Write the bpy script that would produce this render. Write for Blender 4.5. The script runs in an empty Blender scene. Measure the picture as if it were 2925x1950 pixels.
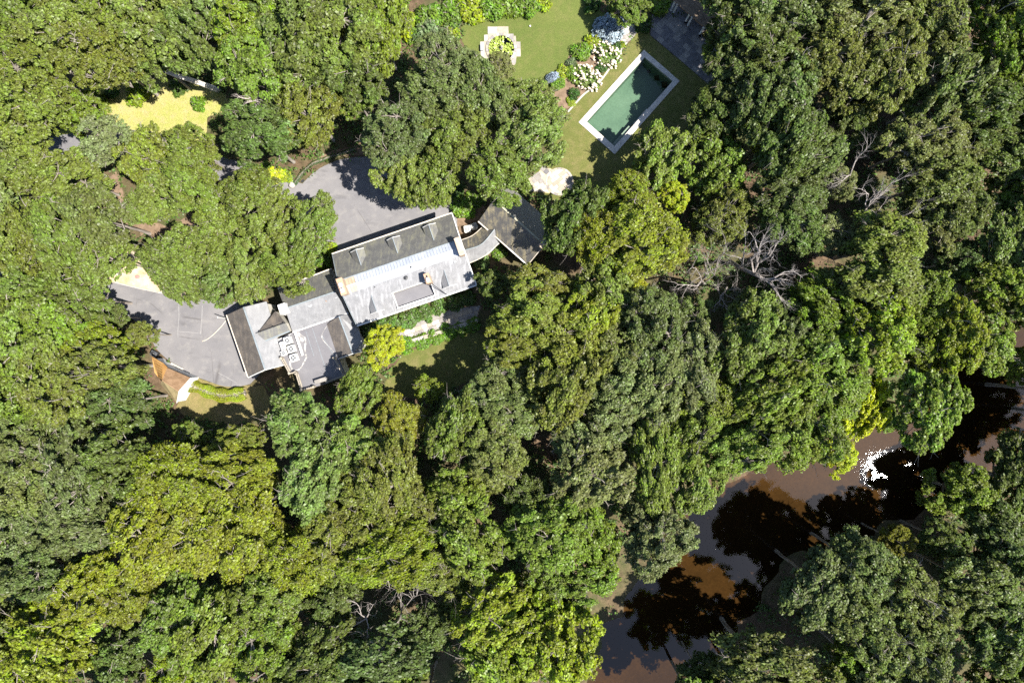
import bpy, math, random
import numpy as np
from mathutils import Vector, Matrix
from mathutils.geometry import tessellate_polygon

sc = bpy.context.scene
COL = sc.collection
R = math.radians

# ------------------------------------------------------------------ camera, sky, sun, exposure
H, F = 90.0, 1950.0                      # flying height (m), focal length in photo pixels
cam = bpy.data.cameras.new('camera')
cam.sensor_width = 36.0
cam.lens = 24.0
cam.clip_start = 1.0
cam.clip_end = 6000.0
cam_o = bpy.data.objects.new('camera', cam)
cam_o.location = (0, 0, H)
cam_o.rotation_euler = (0, 0, 0)         # looks straight down, image up = +Y
COL.objects.link(cam_o)
sc.camera = cam_o

SUN = Vector((1082.0, -375.0, 1950.0)).normalized()   # towards the sun
world = bpy.data.worlds.new('World')
sc.world = world
world.use_nodes = True
wn = world.node_tree
wn.nodes.clear()
sky = wn.nodes.new('ShaderNodeTexSky')
sky.sky_type = 'NISHITA'
sky.sun_disc = False
sky.sun_elevation = math.asin(SUN.z)
sky.sun_rotation = math.atan2(SUN.x, SUN.y)
sky.air_density = 1.0
sky.dust_density = 0.6
bg = wn.nodes.new('ShaderNodeBackground')
bg.inputs['Strength'].default_value = 0.085
wo = wn.nodes.new('ShaderNodeOutputWorld')
wn.links.new(sky.outputs[0], bg.inputs[0])
wn.links.new(bg.outputs[0], wo.inputs[0])

sun = bpy.data.lights.new('sun', 'SUN')
sun.energy = 5.0
sun.angle = R(0.53)
sun.color = (1.0, 0.955, 0.87)
sun_o = bpy.data.objects.new('sun', sun)
sun_o.rotation_euler = SUN.to_track_quat('Z', 'Y').to_euler()
sun_o.location = SUN * 300
COL.objects.link(sun_o)

sc.view_settings.view_transform = 'Standard'
sc.view_settings.look = 'None'
sc.view_settings.exposure = 1.7
sc.view_settings.gamma = 1.0
sc.view_settings.use_curve_mapping = False
sc.render.engine = 'CYCLES'
cy = sc.cycles
cy.max_bounces = 7
cy.diffuse_bounces = 3
cy.glossy_bounces = 2
cy.transmission_bounces = 3
cy.transparent_max_bounces = 10
cy.caustics_reflective = False
cy.caustics_refractive = False
cy.sample_clamp_indirect = 6.0
cy.use_denoising = False

rng = np.random.default_rng(7)
rnd = random.Random(11)


# ------------------------------------------------------------------ measuring helpers
def P(x, y, z=0.0):
    """the point at height z that stands at survey position (x, y), in photo pixels from the top left"""
    s = (H - z) / F
    return Vector(((x - 1462.5) * s, (975.0 - y) * s, z))


def local(ox, oy, k):
    return lambda X, Y, z=0.0: P(ox + X / k, oy + Y / k, z)


def catmull(pts, n=6, closed=True):
    out = []
    N = len(pts)
    rngi = range(N) if closed else range(N - 1)
    for i in rngi:
        if closed:
            p0, p1, p2, p3 = pts[i - 1], pts[i], pts[(i + 1) % N], pts[(i + 2) % N]
        else:
            p0, p1, p2, p3 = pts[max(i - 1, 0)], pts[i], pts[i + 1], pts[min(i + 2, N - 1)]
        for k in range(n):
            t = k / n
            out.append(tuple(0.5 * ((2 * b) + (c - a) * t + (2 * a - 5 * b + 4 * c - d) * t * t + (3 * b - a - 3 * c + d) * t ** 3)
                             for a, b, c, d in zip(p0, p1, p2, p3)))
    if not closed:
        out.append(tuple(pts[-1]))
    return out


def ragged(pts, amp, seed=0, step=8.0):
    """an outline with an uneven, natural edge"""
    r = random.Random(seed)
    out = []
    N = len(pts)
    for i in range(N):
        a, b = Vector(pts[i][:2]), Vector(pts[(i + 1) % N][:2])
        n = max(1, int((b - a).length / step))
        for k in range(n):
            p = a.lerp(b, k / n)
            out.append((p.x + r.gauss(0, amp), p.y + r.gauss(0, amp)))
    return out


def inpoly(x, y, poly):
    c = False
    j = len(poly) - 1
    for i in range(len(poly)):
        xi, yi = poly[i][0], poly[i][1]
        xj, yj = poly[j][0], poly[j][1]
        if (yi > y) != (yj > y) and x < (xj - xi) * (y - yi) / (yj - yi) + xi:
            c = not c
        j = i
    return c


def inpoly_np(x, y, poly):
    c = np.zeros(len(x), bool)
    j = len(poly) - 1
    for i in range(len(poly)):
        xi, yi = poly[i][0], poly[i][1]
        xj, yj = poly[j][0], poly[j][1]
        if yi != yj:
            m = ((yi > y) != (yj > y)) & (x < (xj - xi) * (y - yi) / (yj - yi) + xi)
            c ^= m
        j = i
    return c


# ------------------------------------------------------------------ object helpers
def link(o, parent=None):
    COL.objects.link(o)
    if parent is not None:
        o.parent = parent
    return o


def tag(o, label=None, cat=None, group=None, kind=None):
    if label:
        o['label'] = label
    if cat:
        o['category'] = cat
    if group:
        o['group'] = group
    if kind:
        o['kind'] = kind
    return o


def empty(name, loc, label=None, cat=None, group=None, rz=0.0):
    o = bpy.data.objects.new(name, None)
    o.empty_display_size = 0.3
    o.location = loc
    o.rotation_euler = (0, 0, rz)
    link(o)
    return tag(o, label, cat, group)


def origin_of(parent):
    v = Vector((0, 0, 0))
    while parent is not None:
        v += parent.location
        parent = parent.parent
    return v


class MB:
    """collects faces in world coordinates; build() links them as one mesh object"""

    def __init__(self):
        self.v = []
        self.f = []

    def add(self, vs, fs):
        o = len(self.v)
        self.v += [tuple(p) for p in vs]
        self.f += [tuple(i + o for i in f) for f in fs]
        return self

    def box(self, c, sx, sy, sz, ang=0.0, taper=1.0):
        """box standing on c; sx along ang, sy across, sz up"""
        ca, sa = math.cos(ang), math.sin(ang)
        vs = []
        for z, t in ((0, 1.0), (sz, taper)):
            for dx, dy in ((-1, -1), (1, -1), (1, 1), (-1, 1)):
                x, y = dx * sx / 2 * t, dy * sy / 2 * t
                vs.append((c[0] + x * ca - y * sa, c[1] + x * sa + y * ca, c[2] + z))
        return self.add(vs, [(3, 2, 1, 0), (4, 5, 6, 7), (0, 1, 5, 4), (1, 2, 6, 5), (2, 3, 7, 6), (3, 0, 4, 7)])

    def slab(self, pts, th):
        """a flat or sloping polygon with thickness th downwards"""
        n = len(pts)
        pts = [Vector(p) for p in pts]
        area = sum(pts[i].x * pts[(i + 1) % n].y - pts[(i + 1) % n].x * pts[i].y for i in range(n))
        if area < 0:
            pts = pts[::-1]
        vs = pts + [p - Vector((0, 0, th)) for p in pts]
        fs = [tuple(range(n)), tuple(range(2 * n - 1, n - 1, -1))]
        fs += [(i, i + n, (i + 1) % n + n, (i + 1) % n) for i in range(n)]
        return self.add(vs, fs)

    def wall(self, pts, z0, ztop):
        """walls round a footprint; ztop a number or one per corner"""
        n = len(pts)
        zt = ztop if isinstance(ztop, (list, tuple)) else [ztop] * n
        vs = [(p[0], p[1], z0) for p in pts] + [(p[0], p[1], zt[i]) for i, p in enumerate(pts)]
        area = sum(pts[i][0] * pts[(i + 1) % n][1] - pts[(i + 1) % n][0] * pts[i][1] for i in range(n))
        if area > 0:
            fs = [(i, (i + 1) % n, (i + 1) % n + n, i + n) for i in range(n)]
            fs.append(tuple(range(n, 2 * n)))
        else:
            fs = [(i + n, (i + 1) % n + n, (i + 1) % n, i) for i in range(n)]
            fs.append(tuple(range(2 * n - 1, n - 1, -1)))
        return self.add(vs, fs)

    def bar(self, a, b, w, h):
        """a straight bar from a to b, w wide and h high, centred on the line"""
        a, b = Vector(a), Vector(b)
        d = (b - a).normalized()
        side = d.cross(Vector((0, 0, 1)))
        if side.length < 1e-4:
            side = Vector((1, 0, 0))
        side.normalize()
        up = side.cross(d).normalized()
        vs = []
        for p in (a, b):
            for s, u in ((-1, -1), (1, -1), (1, 1), (-1, 1)):
                vs.append(p + side * (s * w / 2) + up * (u * h / 2))
        return self.add(vs, [(0, 1, 2, 3), (7, 6, 5, 4), (0, 4, 5, 1), (1, 5, 6, 2), (2, 6, 7, 3), (3, 7, 4, 0)])

    def tube(self, pts, rad, sides=6, cap=True):
        pts = [Vector(p) for p in pts]
        n = len(pts)
        if not isinstance(rad, (list, tuple)):
            rad = [rad] * n
        vs, fs = [], []
        ref = None
        for i, p in enumerate(pts):
            d = (pts[min(i + 1, n - 1)] - pts[max(i - 1, 0)])
            d = d.normalized() if d.length > 1e-9 else Vector((0, 0, 1))
            if ref is None:
                ref = Vector((0, 0, 1)) if abs(d.z) < 0.9 else Vector((1, 0, 0))
            x = (ref - d * ref.dot(d)).normalized()
            ref = x
            y = d.cross(x)
            for k in range(sides):
                a = 2 * math.pi * k / sides
                vs.append(p + (x * math.cos(a) + y * math.sin(a)) * rad[i])
        for i in range(n - 1):
            for k in range(sides):
                k2 = (k + 1) % sides
                fs.append((i * sides + k, i * sides + k2, (i + 1) * sides + k2, (i + 1) * sides + k))
        if cap:
            fs.append(tuple(range(sides - 1, -1, -1)))
            fs.append(tuple((n - 1) * sides + k for k in range(sides)))
        return self.add(vs, fs)

    def lathe(self, c, prof, sides=16):
        """profile of (radius, z) turned round the vertical through c"""
        vs, fs = [], []
        for r, z in prof:
            for k in range(sides):
                a = 2 * math.pi * k / sides
                vs.append((c[0] + r * math.cos(a), c[1] + r * math.sin(a), c[2] + z))
        for i in range(len(prof) - 1):
            for k in range(sides):
                k2 = (k + 1) % sides
                fs.append((i * sides + k, i * sides + k2, (i + 1) * sides + k2, (i + 1) * sides + k))
        fs.append(tuple(range(sides - 1, -1, -1)))
        fs.append(tuple((len(prof) - 1) * sides + k for k in range(sides)))
        return self.add(vs, fs)

    def mesh(self, name, off=(0, 0, 0)):
        me = bpy.data.meshes.new(name)
        o = Vector(off)
        me.from_pydata([(p[0] - o.x, p[1] - o.y, p[2] - o.z) for p in self.v], [], self.f)
        me.validate()
        return me

    def build(self, name, mat, parent=None, smooth=False, bevel=0.0):
        me = self.mesh(name, origin_of(parent))
        me.materials.append(mat)
        if smooth:
            for p in me.polygons:
                p.use_smooth = True
        ob = bpy.data.objects.new(name, me)
        if bevel:
            m = ob.modifiers.new('bevel', 'BEVEL')
            m.width = bevel
            m.segments = 2
            m.limit_method = 'ANGLE'
        return link(ob, parent)


def sheet(name, outline, z, mat, holes=(), parent=None, zfun=None):
    """a flat sheet over an outline given as survey positions (px) at height z"""
    loops = [[P(p[0], p[1], z) for p in lp] for lp in [outline] + list(holes)]
    tris = tessellate_polygon(loops)
    vs = [v for lp in loops for v in lp]
    fs = []
    for t in tris:
        a, b, c = (vs[i] for i in t)
        fs.append(tuple(t) if (b - a).cross(c - a).z > 0 else tuple(t[::-1]))
    m = MB()
    m.add(vs, fs)
    o = m.build(name, mat, parent)
    return o


# ------------------------------------------------------------------ materials
def rgba(c):
    return (c[0], c[1], c[2], 1.0)


class N:
    def __init__(self, name):
        self.m = bpy.data.materials.new(name)
        self.m.use_nodes = True
        self.t = self.m.node_tree
        self.t.nodes.clear()
        self.out = self.t.nodes.new('ShaderNodeOutputMaterial')
        self.tc = None

    def n(self, kind, **kw):
        nd = self.t.nodes.new(kind)
        for k, v in kw.items():
            if k in nd.inputs.keys():
                nd.inputs[k].default_value = v
            else:
                setattr(nd, k, v)
        return nd

    def l(self, a, b):
        self.t.links.new(a, b)

    def co(self, stretch=None, rot=0.0):
        if self.tc is None:
            self.tc = self.n('ShaderNodeTexCoord')
        if stretch is None:
            return self.tc.outputs['Object']
        mp = self.n('ShaderNodeMapping')
        mp.inputs['Scale'].default_value = stretch
        mp.inputs['Rotation'].default_value = (0, 0, rot)
        self.l(self.tc.outputs['Object'], mp.inputs['Vector'])
        return mp.outputs[0]

    def noise(self, scale, detail=4, rough=0.55, vec=None):
        nd = self.n('ShaderNodeTexNoise')
        nd.inputs['Scale'].default_value = scale
        nd.inputs['Detail'].default_value = detail
        nd.inputs['Roughness'].default_value = rough
        self.l(vec if vec is not None else self.co(), nd.inputs['Vector'])
        return nd.outputs['Fac']

    def ramp(self, fac, a, b, ca=None, cb=None):
        nd = self.n('ShaderNodeMapRange')
        nd.inputs['From Min'].default_value = a
        nd.inputs['From Max'].default_value = b
        nd.inputs['To Min'].default_value = 0.0 if ca is None else ca
        nd.inputs['To Max'].default_value = 1.0 if cb is None else cb
        self.l(fac, nd.inputs['Value'])
        return nd.outputs[0]

    def mix(self, fac, a, b, mode='MIX'):
        nd = self.n('ShaderNodeMix', data_type='RGBA', blend_type=mode)
        for s, v in ((nd.inputs[6], a), (nd.inputs[7], b)):
            if isinstance(v, tuple):
                s.default_value = rgba(v)
            else:
                self.l(v, s)
        if isinstance(fac, (int, float)):
            nd.inputs[0].default_value = fac
        else:
            self.l(fac, nd.inputs[0])
        return nd.outputs[2]

    def math(self, op, a, b=None):
        nd = self.n('ShaderNodeMath', operation=op)
        for s, v in ((nd.inputs[0], a), (nd.inputs[1], b)):
            if v is None:
                continue
            if isinstance(v, (int, float)):
                s.default_value = v
            else:
                self.l(v, s)
        return nd.outputs[0]

    def bump(self, h, strength=0.5, dist=0.05):
        nd = self.n('ShaderNodeBump')
        nd.inputs['Strength'].default_value = strength
        nd.inputs['Distance'].default_value = dist
        self.l(h, nd.inputs['Height'])
        return nd.outputs[0]

    def bsdf(self, color, rough=0.8, spec=0.3, metal=0.0, normal=None):
        b = self.n('ShaderNodeBsdfPrincipled')
        if isinstance(color, tuple):
            b.inputs['Base Color'].default_value = rgba(color)
        else:
            self.l(color, b.inputs['Base Color'])
        if isinstance(rough, (int, float)):
            b.inputs['Roughness'].default_value = rough
        else:
            self.l(rough, b.inputs['Roughness'])
        b.inputs['Specular IOR Level'].default_value = spec
        b.inputs['Metallic'].default_value = metal
        if normal is not None:
            self.l(normal, b.inputs['Normal'])
        self.l(b.outputs[0], self.out.inputs['Surface'])
        return b


ALB = 0.68


def sc_(c):
    return tuple(x * ALB for x in c)


def simple(name, c1, c2, scale=3.0, rough=0.8, spec=0.3, bump=0.3, metal=0.0, grain=0.25):
    """two-tone weathered material: large blotches plus fine grain"""
    c1, c2 = sc_(c1), sc_(c2)
    m = N(name)
    big = m.ramp(m.noise(scale, 5, 0.6), 0.32, 0.68)
    fine = m.noise(scale * 14, 3, 0.6)
    c = m.mix(big, c1, c2)
    dark = tuple(x * (1 - grain) for x in (1, 1, 1))
    lite = tuple(x * (1 + grain) for x in (1, 1, 1))
    c = m.mix(1.0, c, m.mix(m.ramp(fine, 0.3, 0.7), dark, lite), 'MULTIPLY')
    m.bsdf(c, rough, spec, metal, m.bump(fine, bump, 0.02) if bump else None)
    return m.m


def mat_shingle(name, base, moss, moss_amt, streak_rot, pale, pale_amt=0.5, rough=0.6, spec=0.8):
    """weathered roofing: granules, course lines, run-off streaks down the slope, moss or lichen blotches"""
    m = N(name)
    base, moss, pale = sc_(base), sc_(moss), sc_(pale)
    gran = m.noise(26.0, 2, 0.7)
    mid = m.noise(1.1, 5, 0.62)
    st = m.noise(1.0, 4, 0.65, m.co((3.2, 0.28, 1.0), streak_rot))
    wv = m.n('ShaderNodeTexWave', wave_type='BANDS', bands_direction='Y')
    wv.inputs['Scale'].default_value = 2.3
    wv.inputs['Distortion'].default_value = 0.6
    wv.inputs['Detail Scale'].default_value = 3.0
    m.l(m.co((1, 1, 1), streak_rot), wv.inputs['Vector'])
    c = m.mix(m.ramp(mid, 0.3, 0.7), tuple(x * 0.82 for x in base), tuple(x * 1.15 for x in base))
    c = m.mix(m.math('MULTIPLY', m.ramp(st, 0.5, 0.75), pale_amt), c, pale)
    c = m.mix(m.math('MULTIPLY', m.ramp(m.math('MULTIPLY', mid, st), 0.22, 0.42), moss_amt), c, moss)
    g = m.mix(m.ramp(gran, 0.25, 0.75), (0.62, 0.62, 0.62), (1.38, 1.38, 1.38))
    c = m.mix(1.0, c, g, 'MULTIPLY')
    c = m.mix(m.ramp(wv.outputs['Fac'], 0.0, 0.25, 0.22, 0.0), c, tuple(x * 0.4 for x in base))
    m.bsdf(c, m.ramp(mid, 0.3, 0.7, rough - 0.06, rough + 0.08), spec, 0.0, m.bump(gran, 0.5, 0.03))
    return m.m


def mat_leaf(name, gloss=0.45, trans=0.4):
    m = N(name)
    oi = m.n('ShaderNodeObjectInfo')
    at = m.n('ShaderNodeAttribute', attribute_name='leaf')
    lo = m.n('ShaderNodeAttribute', attribute_name='clump')
    hs = m.n('ShaderNodeHueSaturation')
    m.l(oi.outputs['Color'], hs.inputs['Color'])
    hue = m.math('ADD', m.ramp(lo.outputs['Fac'], 0, 1, 0.490, 0.516), m.ramp(at.outputs['Fac'], 0, 1, -0.012, 0.012))
    m.l(hue, hs.inputs['Hue'])
    m.l(m.ramp(at.outputs['Fac'], 0, 1, 0.88, 1.1), hs.inputs['Saturation'])
    val = m.math('MULTIPLY', m.ramp(at.outputs['Fac'], 0, 1, 0.55, 1.45), m.ramp(lo.outputs['Fac'], 0, 1, 0.82, 1.18))
    m.l(val, hs.inputs['Value'])
    b = m.n('ShaderNodeBsdfPrincipled')
    m.l(hs.outputs[0], b.inputs['Base Color'])
    b.inputs['Roughness'].default_value = gloss
    b.inputs['Specular IOR Level'].default_value = 0.3
    tr = m.n('ShaderNodeBsdfTranslucent')
    tcol = m.mix(1.0, hs.outputs[0], (1.25, 1.35, 0.5), 'MULTIPLY')
    m.l(tcol, tr.inputs['Color'])
    mx = m.n('ShaderNodeMixShader')
    mx.inputs[0].default_value = trans
    m.l(b.outputs[0], mx.inputs[1])
    m.l(tr.outputs[0], mx.inputs[2])
    m.l(mx.outputs[0], m.out.inputs['Surface'])
    return m.m


def mat_bark(name, c1, c2, scale=4.0):
    m = N(name)
    n1 = m.noise(scale, 5, 0.65)
    n2 = m.noise(scale * 6, 3, 0.6)
    c = m.mix(m.ramp(n1, 0.35, 0.65), c1, c2)
    m.bsdf(c, 0.85, 0.2, 0.0, m.bump(n2, 0.6, 0.03))
    return m.m


def mat_water(name, tint, rough, ior, bump_scale, bump_strength, fine_strength):
    m = N(name)
    w1 = m.noise(bump_scale, 3, 0.5)
    w2 = m.noise(bump_scale * 2.8, 4, 0.6)
    h = m.math('ADD', m.math('MULTIPLY', w1, bump_strength), m.math('MULTIPLY', w2, fine_strength))
    nrm = m.bump(h, 1.0, 0.1)
    gl = m.n('ShaderNodeBsdfGlossy', distribution='BECKMANN')
    gl.inputs['Roughness'].default_value = rough
    m.l(nrm, gl.inputs['Normal'])
    tr = m.n('ShaderNodeBsdfTransparent')
    tr.inputs['Color'].default_value = rgba(tint)
    fr = m.n('ShaderNodeFresnel')
    fr.inputs['IOR'].default_value = ior
    mx = m.n('ShaderNodeMixShader')
    m.l(fr.outputs[0], mx.inputs[0])
    m.l(tr.outputs[0], mx.inputs[1])
    m.l(gl.outputs[0], mx.inputs[2])
    m.l(mx.outputs[0], m.out.inputs['Surface'])
    return m.m


def mat_asphalt():
    m = N('asphalt')
    big = m.noise(0.16, 5, 0.62)
    mid = m.noise(0.9, 5, 0.6)
    gr = m.noise(30, 2, 0.7)
    c = m.mix(m.ramp(big, 0.3, 0.7), (0.09, 0.087, 0.093), (0.14, 0.133, 0.135))
    c = m.mix(m.math('MULTIPLY', m.ramp(mid, 0.52, 0.75), 0.55), c, (0.18, 0.17, 0.16))
    c = m.mix(m.math('MULTIPLY', m.ramp(m.noise(0.35, 4, 0.6, m.co((1, 2.4, 1), 0.5)), 0.56, 0.72), 0.5), c, (0.055, 0.053, 0.057))
    vo = m.n('ShaderNodeTexVoronoi', feature='DISTANCE_TO_EDGE')
    vo.inputs['Scale'].default_value = 0.11
    wob = m.mix(0.06, m.co(), m.n('ShaderNodeTexNoise', Scale=0.6).outputs['Color'], 'ADD')
    m.l(wob, vo.inputs['Vector'])
    crack = m.math('MULTIPLY', m.ramp(vo.outputs['Distance'], 0.0, 0.006, 1.0, 0.0), m.ramp(m.noise(0.22, 2), 0.5, 0.6))
    c = m.mix(m.math('MULTIPLY', crack, 0.7), c, (0.05, 0.045, 0.045))
    g = m.mix(m.ramp(gr, 0.25, 0.75), (0.86, 0.86, 0.86), (1.14, 1.14, 1.14))
    c = m.mix(1.0, c, g, 'MULTIPLY')
    m.bsdf(c, 0.72, 0.35, 0.0, m.bump(gr, 0.4, 0.02))
    return m.m


def mat_ground():
    """forest floor, sandy river bed below the water line"""
    m = N('forest_floor')
    n1 = m.noise(0.12, 5, 0.6)
    n2 = m.noise(1.3, 5, 0.65)
    n3 = m.noise(9, 3, 0.7)
    c = m.mix(m.ramp(n2, 0.35, 0.65), (0.05, 0.034, 0.02), (0.1, 0.067, 0.042))
    c = m.mix(m.math('MULTIPLY', m.ramp(n1, 0.42, 0.62), 0.75), c, (0.04, 0.055, 0.016))
    c = m.mix(1.0, c, m.mix(m.ramp(n3, 0.3, 0.7), (0.6, 0.6, 0.6), (1.4, 1.4, 1.4)), 'MULTIPLY')
    ge = m.n('ShaderNodeNewGeometry')
    sp = m.n('ShaderNodeSeparateXYZ')
    m.l(ge.outputs['Position'], sp.inputs[0])
    bed = m.mix(m.ramp(m.noise(0.1, 4, 0.6), 0.35, 0.65), (0.034, 0.024, 0.011), (0.056, 0.038, 0.017))
    bed = m.mix(1.0, bed, m.mix(m.ramp(m.noise(3.0, 4, 0.7), 0.3, 0.7), (0.75, 0.75, 0.75), (1.2, 1.2, 1.2)), 'MULTIPLY')
    c = m.mix(m.ramp(sp.outputs['Z'], -2.0, -1.8, 1.0, 0.0), c, bed)
    m.bsdf(c, 0.9, 0.15, 0.0, m.bump(n3, 0.5, 0.06))
    return m.m


def mat_lawn(name, c1, c2, c3, dry=0.5, rot=0.9, stripe=0.25):
    m = N(name)
    c1, c2, c3 = sc_(c1), sc_(c2), sc_(c3)
    n1 = m.noise(0.13, 5, 0.6)
    n2 = m.noise(0.9, 4, 0.65)
    n3 = m.noise(9, 3, 0.75)
    n4 = m.noise(2.2, 3, 0.6, m.co((3.0, 0.5, 1.0), rot))
    c = m.mix(m.ramp(n1, 0.35, 0.65), c1, c2)
    c = m.mix(m.math('MULTIPLY', m.ramp(n2, 0.45, 0.7), dry), c, c3)
    c = m.mix(m.math('MULTIPLY', m.ramp(n4, 0.45, 0.65), stripe), c, c2)
    c = m.mix(1.0, c, m.mix(m.ramp(n3, 0.28, 0.72), (0.6, 0.62, 0.6), (1.4, 1.38, 1.4)), 'MULTIPLY')
    m.bsdf(c, 0.85, 0.2, 0.0, m.bump(n3, 0.9, 0.08))
    return m.m


LEAF = mat_leaf('foliage')
NEEDLE = mat_leaf('needles', 0.6, 0.12)
BARK = mat_bark('grey_bark', (0.11, 0.09, 0.075), (0.27, 0.24, 0.21))
DEADWOOD = mat_bark('bleached_wood', (0.13, 0.11, 0.1), (0.3, 0.27, 0.25))
PALEBARK = mat_bark('pale_bark', (0.42, 0.38, 0.33), (0.6, 0.56, 0.5), 2.0)
ASPHALT = mat_asphalt()
GROUND = mat_ground()
LAWN = mat_lawn('lawn_grass', (0.085, 0.115, 0.022), (0.115, 0.14, 0.03), (0.17, 0.15, 0.055), 0.4)
LAWN_DRY = mat_lawn('dry_lawn_grass', (0.10, 0.115, 0.026), (0.13, 0.135, 0.035), (0.21, 0.17, 0.075), 0.6, 0.4)
MEADOW = mat_lawn('clearing_grass', (0.24, 0.28, 0.04), (0.36, 0.33, 0.12), (0.42, 0.32, 0.19), 0.7, 1.4, 0.5)
SAND = simple('sandy_soil', (0.42, 0.31, 0.18), (0.62, 0.52, 0.38), 0.7, 0.95, 0.1)
SOIL = simple('leaf_litter', (0.14, 0.098, 0.065), (0.25, 0.175, 0.12), 1.4, 0.95, 0.1, 0.6)
R_NORTH = mat_shingle('mossy_shaded_slate', (0.105, 0.102, 0.097), (0.2, 0.19, 0.1), 0.55, R(18.8), (0.25, 0.245, 0.225), 0.4)  # real moss, on a base darkened to imitate the slope's shade
R_SOUTH = mat_shingle('weathered_sunlit_slate', (0.185, 0.185, 0.195), (0.34, 0.34, 0.35), 0.3, R(18.8), (0.46, 0.46, 0.48), 0.65)  # base lightened to imitate sun on the slope; pale streaks are bleaching
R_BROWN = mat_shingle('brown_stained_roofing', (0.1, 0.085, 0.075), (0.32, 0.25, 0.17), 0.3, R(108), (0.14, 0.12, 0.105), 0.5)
R_GREY = mat_shingle('grey_roofing', (0.185, 0.185, 0.195), (0.32, 0.32, 0.32), 0.3, R(108), (0.26, 0.26, 0.27), 0.4)  # same sun-lightened base as the south slate
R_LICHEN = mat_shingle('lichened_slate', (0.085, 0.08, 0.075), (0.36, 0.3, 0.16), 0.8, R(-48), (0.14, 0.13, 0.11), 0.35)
MEMBRANE = simple('grey_roof_membrane', (0.125, 0.12, 0.132), (0.165, 0.158, 0.168), 0.6, 0.6, 0.5, 0.15, 0, 0.12)
METAL = simple('blue_grey_sheet_metal', (0.36, 0.39, 0.45), (0.5, 0.52, 0.57), 0.9, 0.5, 0.6, 0.1, 0.25, 0.08)
METAL_RUST = simple('rust_stained_sheet_metal', (0.45, 0.32, 0.19), (0.5, 0.43, 0.33), 1.2, 0.55, 0.5, 0.1, 0.2, 0.1)
LEAD = simple('lead_flashing', (0.17, 0.2, 0.22), (0.25, 0.28, 0.3), 2.0, 0.5, 0.5, 0.1)
WHITE = simple('white_paint', (0.72, 0.71, 0.68), (0.82, 0.81, 0.79), 1.5, 0.55, 0.4, 0.05, 0, 0.05)
CREAM = simple('weathered_cream_paint', (0.55, 0.46, 0.36), (0.7, 0.64, 0.55), 2.0, 0.7, 0.3, 0.1, 0, 0.15)
STUCCO = simple('cream_stucco', (0.56, 0.52, 0.44), (0.66, 0.63, 0.56), 1.0, 0.85, 0.2)
BRICK = simple('tan_brick', (0.42, 0.31, 0.22), (0.54, 0.43, 0.33), 3.0, 0.85, 0.2, 0.4)
BRICK_DARK = simple('terracotta', (0.4, 0.24, 0.15), (0.5, 0.34, 0.24), 5.0, 0.8, 0.2)
STONE = simple('bluestone', (0.2, 0.185, 0.175), (0.33, 0.305, 0.28), 1.5, 0.85, 0.25, 0.3, 0, 0.18)
STONE_B = simple('pale_bluestone', (0.34, 0.315, 0.285), (0.47, 0.44, 0.4), 1.8, 0.85, 0.25, 0.3, 0, 0.15)
STONE_C = simple('tan_bluestone', (0.29, 0.25, 0.2), (0.4, 0.35, 0.28), 1.8, 0.85, 0.25, 0.3, 0, 0.15)
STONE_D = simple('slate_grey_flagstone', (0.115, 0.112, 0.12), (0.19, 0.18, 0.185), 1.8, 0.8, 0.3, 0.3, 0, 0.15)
COPING = simple('limestone_coping', (0.5, 0.465, 0.42), (0.64, 0.6, 0.55), 1.1, 0.75, 0.3, 0.2, 0, 0.1)
DARK = simple('dark_metal', (0.018, 0.019, 0.021), (0.035, 0.035, 0.038), 4.0, 0.5, 0.4)
GLASS_D = simple('dark_window_glass', (0.02, 0.024, 0.028), (0.03, 0.035, 0.04), 1.0, 0.08, 0.6, 0.0)
GREYMETAL = simple('grey_metal', (0.3, 0.31, 0.32), (0.42, 0.43, 0.44), 4.0, 0.45, 0.5, 0.1)
PAINTLINE = simple('worn_road_paint', (0.22, 0.215, 0.22), (0.36, 0.35, 0.34), 1.5, 0.8, 0.2)
CEDAR = simple('orange_cedar_shingle', (0.4, 0.2, 0.055), (0.52, 0.31, 0.12), 1.5, 0.8, 0.2, 0.4, 0, 0.2)
CEDAR_B = simple('brown_cedar_shingle', (0.2, 0.12, 0.065), (0.31, 0.2, 0.12), 1.5, 0.8, 0.2, 0.5, 0, 0.25)
CEDAR_O = simple('olive_cedar_shingle', (0.26, 0.21, 0.11), (0.36, 0.29, 0.16), 1.5, 0.8, 0.2, 0.4, 0, 0.2)
POOL_SHELL = simple('algae_green_plaster', (0.2, 0.26, 0.2), (0.28, 0.34, 0.26), 0.35, 0.9, 0.1, 0.1, 0, 0.12)
WATER_RIVER = mat_water('river_water', (0.72, 0.6, 0.45), 0.055, 1.5, 0.9, 0.010, 0.03)
WATER_POOL = mat_water('pool_water', (0.6, 0.71, 0.65), 0.05, 1.33, 0.8, 0.006, 0.002)
WATER_POND = mat_water('pond_water', (0.25, 0.25, 0.18), 0.05, 1.33, 1.5, 0.004, 0.002)


# ------------------------------------------------------------------ terrain, river, sheets on the ground
K = 1.24362
RIVER = [(2600, 800, 135), (2352, 890, 130), (2200, 985, 115), (2050, 1085, 108), (1890, 1140, 100), (1740, 1195, 110),
         (1630, 1315, 125), (1545, 1450, 130), (1485, 1580, 130), (1430, 1760, 130)]
WL = -1.8
_rv = catmull([(a * K, b * K, c * K) for a, b, c in RIVER], 5, False)
RC = [P(a, b, WL) for a, b, c in _rv]
RW = [c * (H - WL) / F for a, b, c in _rv]
d0 = (RC[0] - RC[1]).normalized()
d1 = (RC[-1] - RC[-2]).normalized()
RC = [RC[0] + d0 * 900, RC[0] + d0 * 60] + RC + [RC[-1] + d1 * 60, RC[-1] + d1 * 900]
RW = [8.0, 7.0] + RW + [6.5, 8.0]


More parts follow.
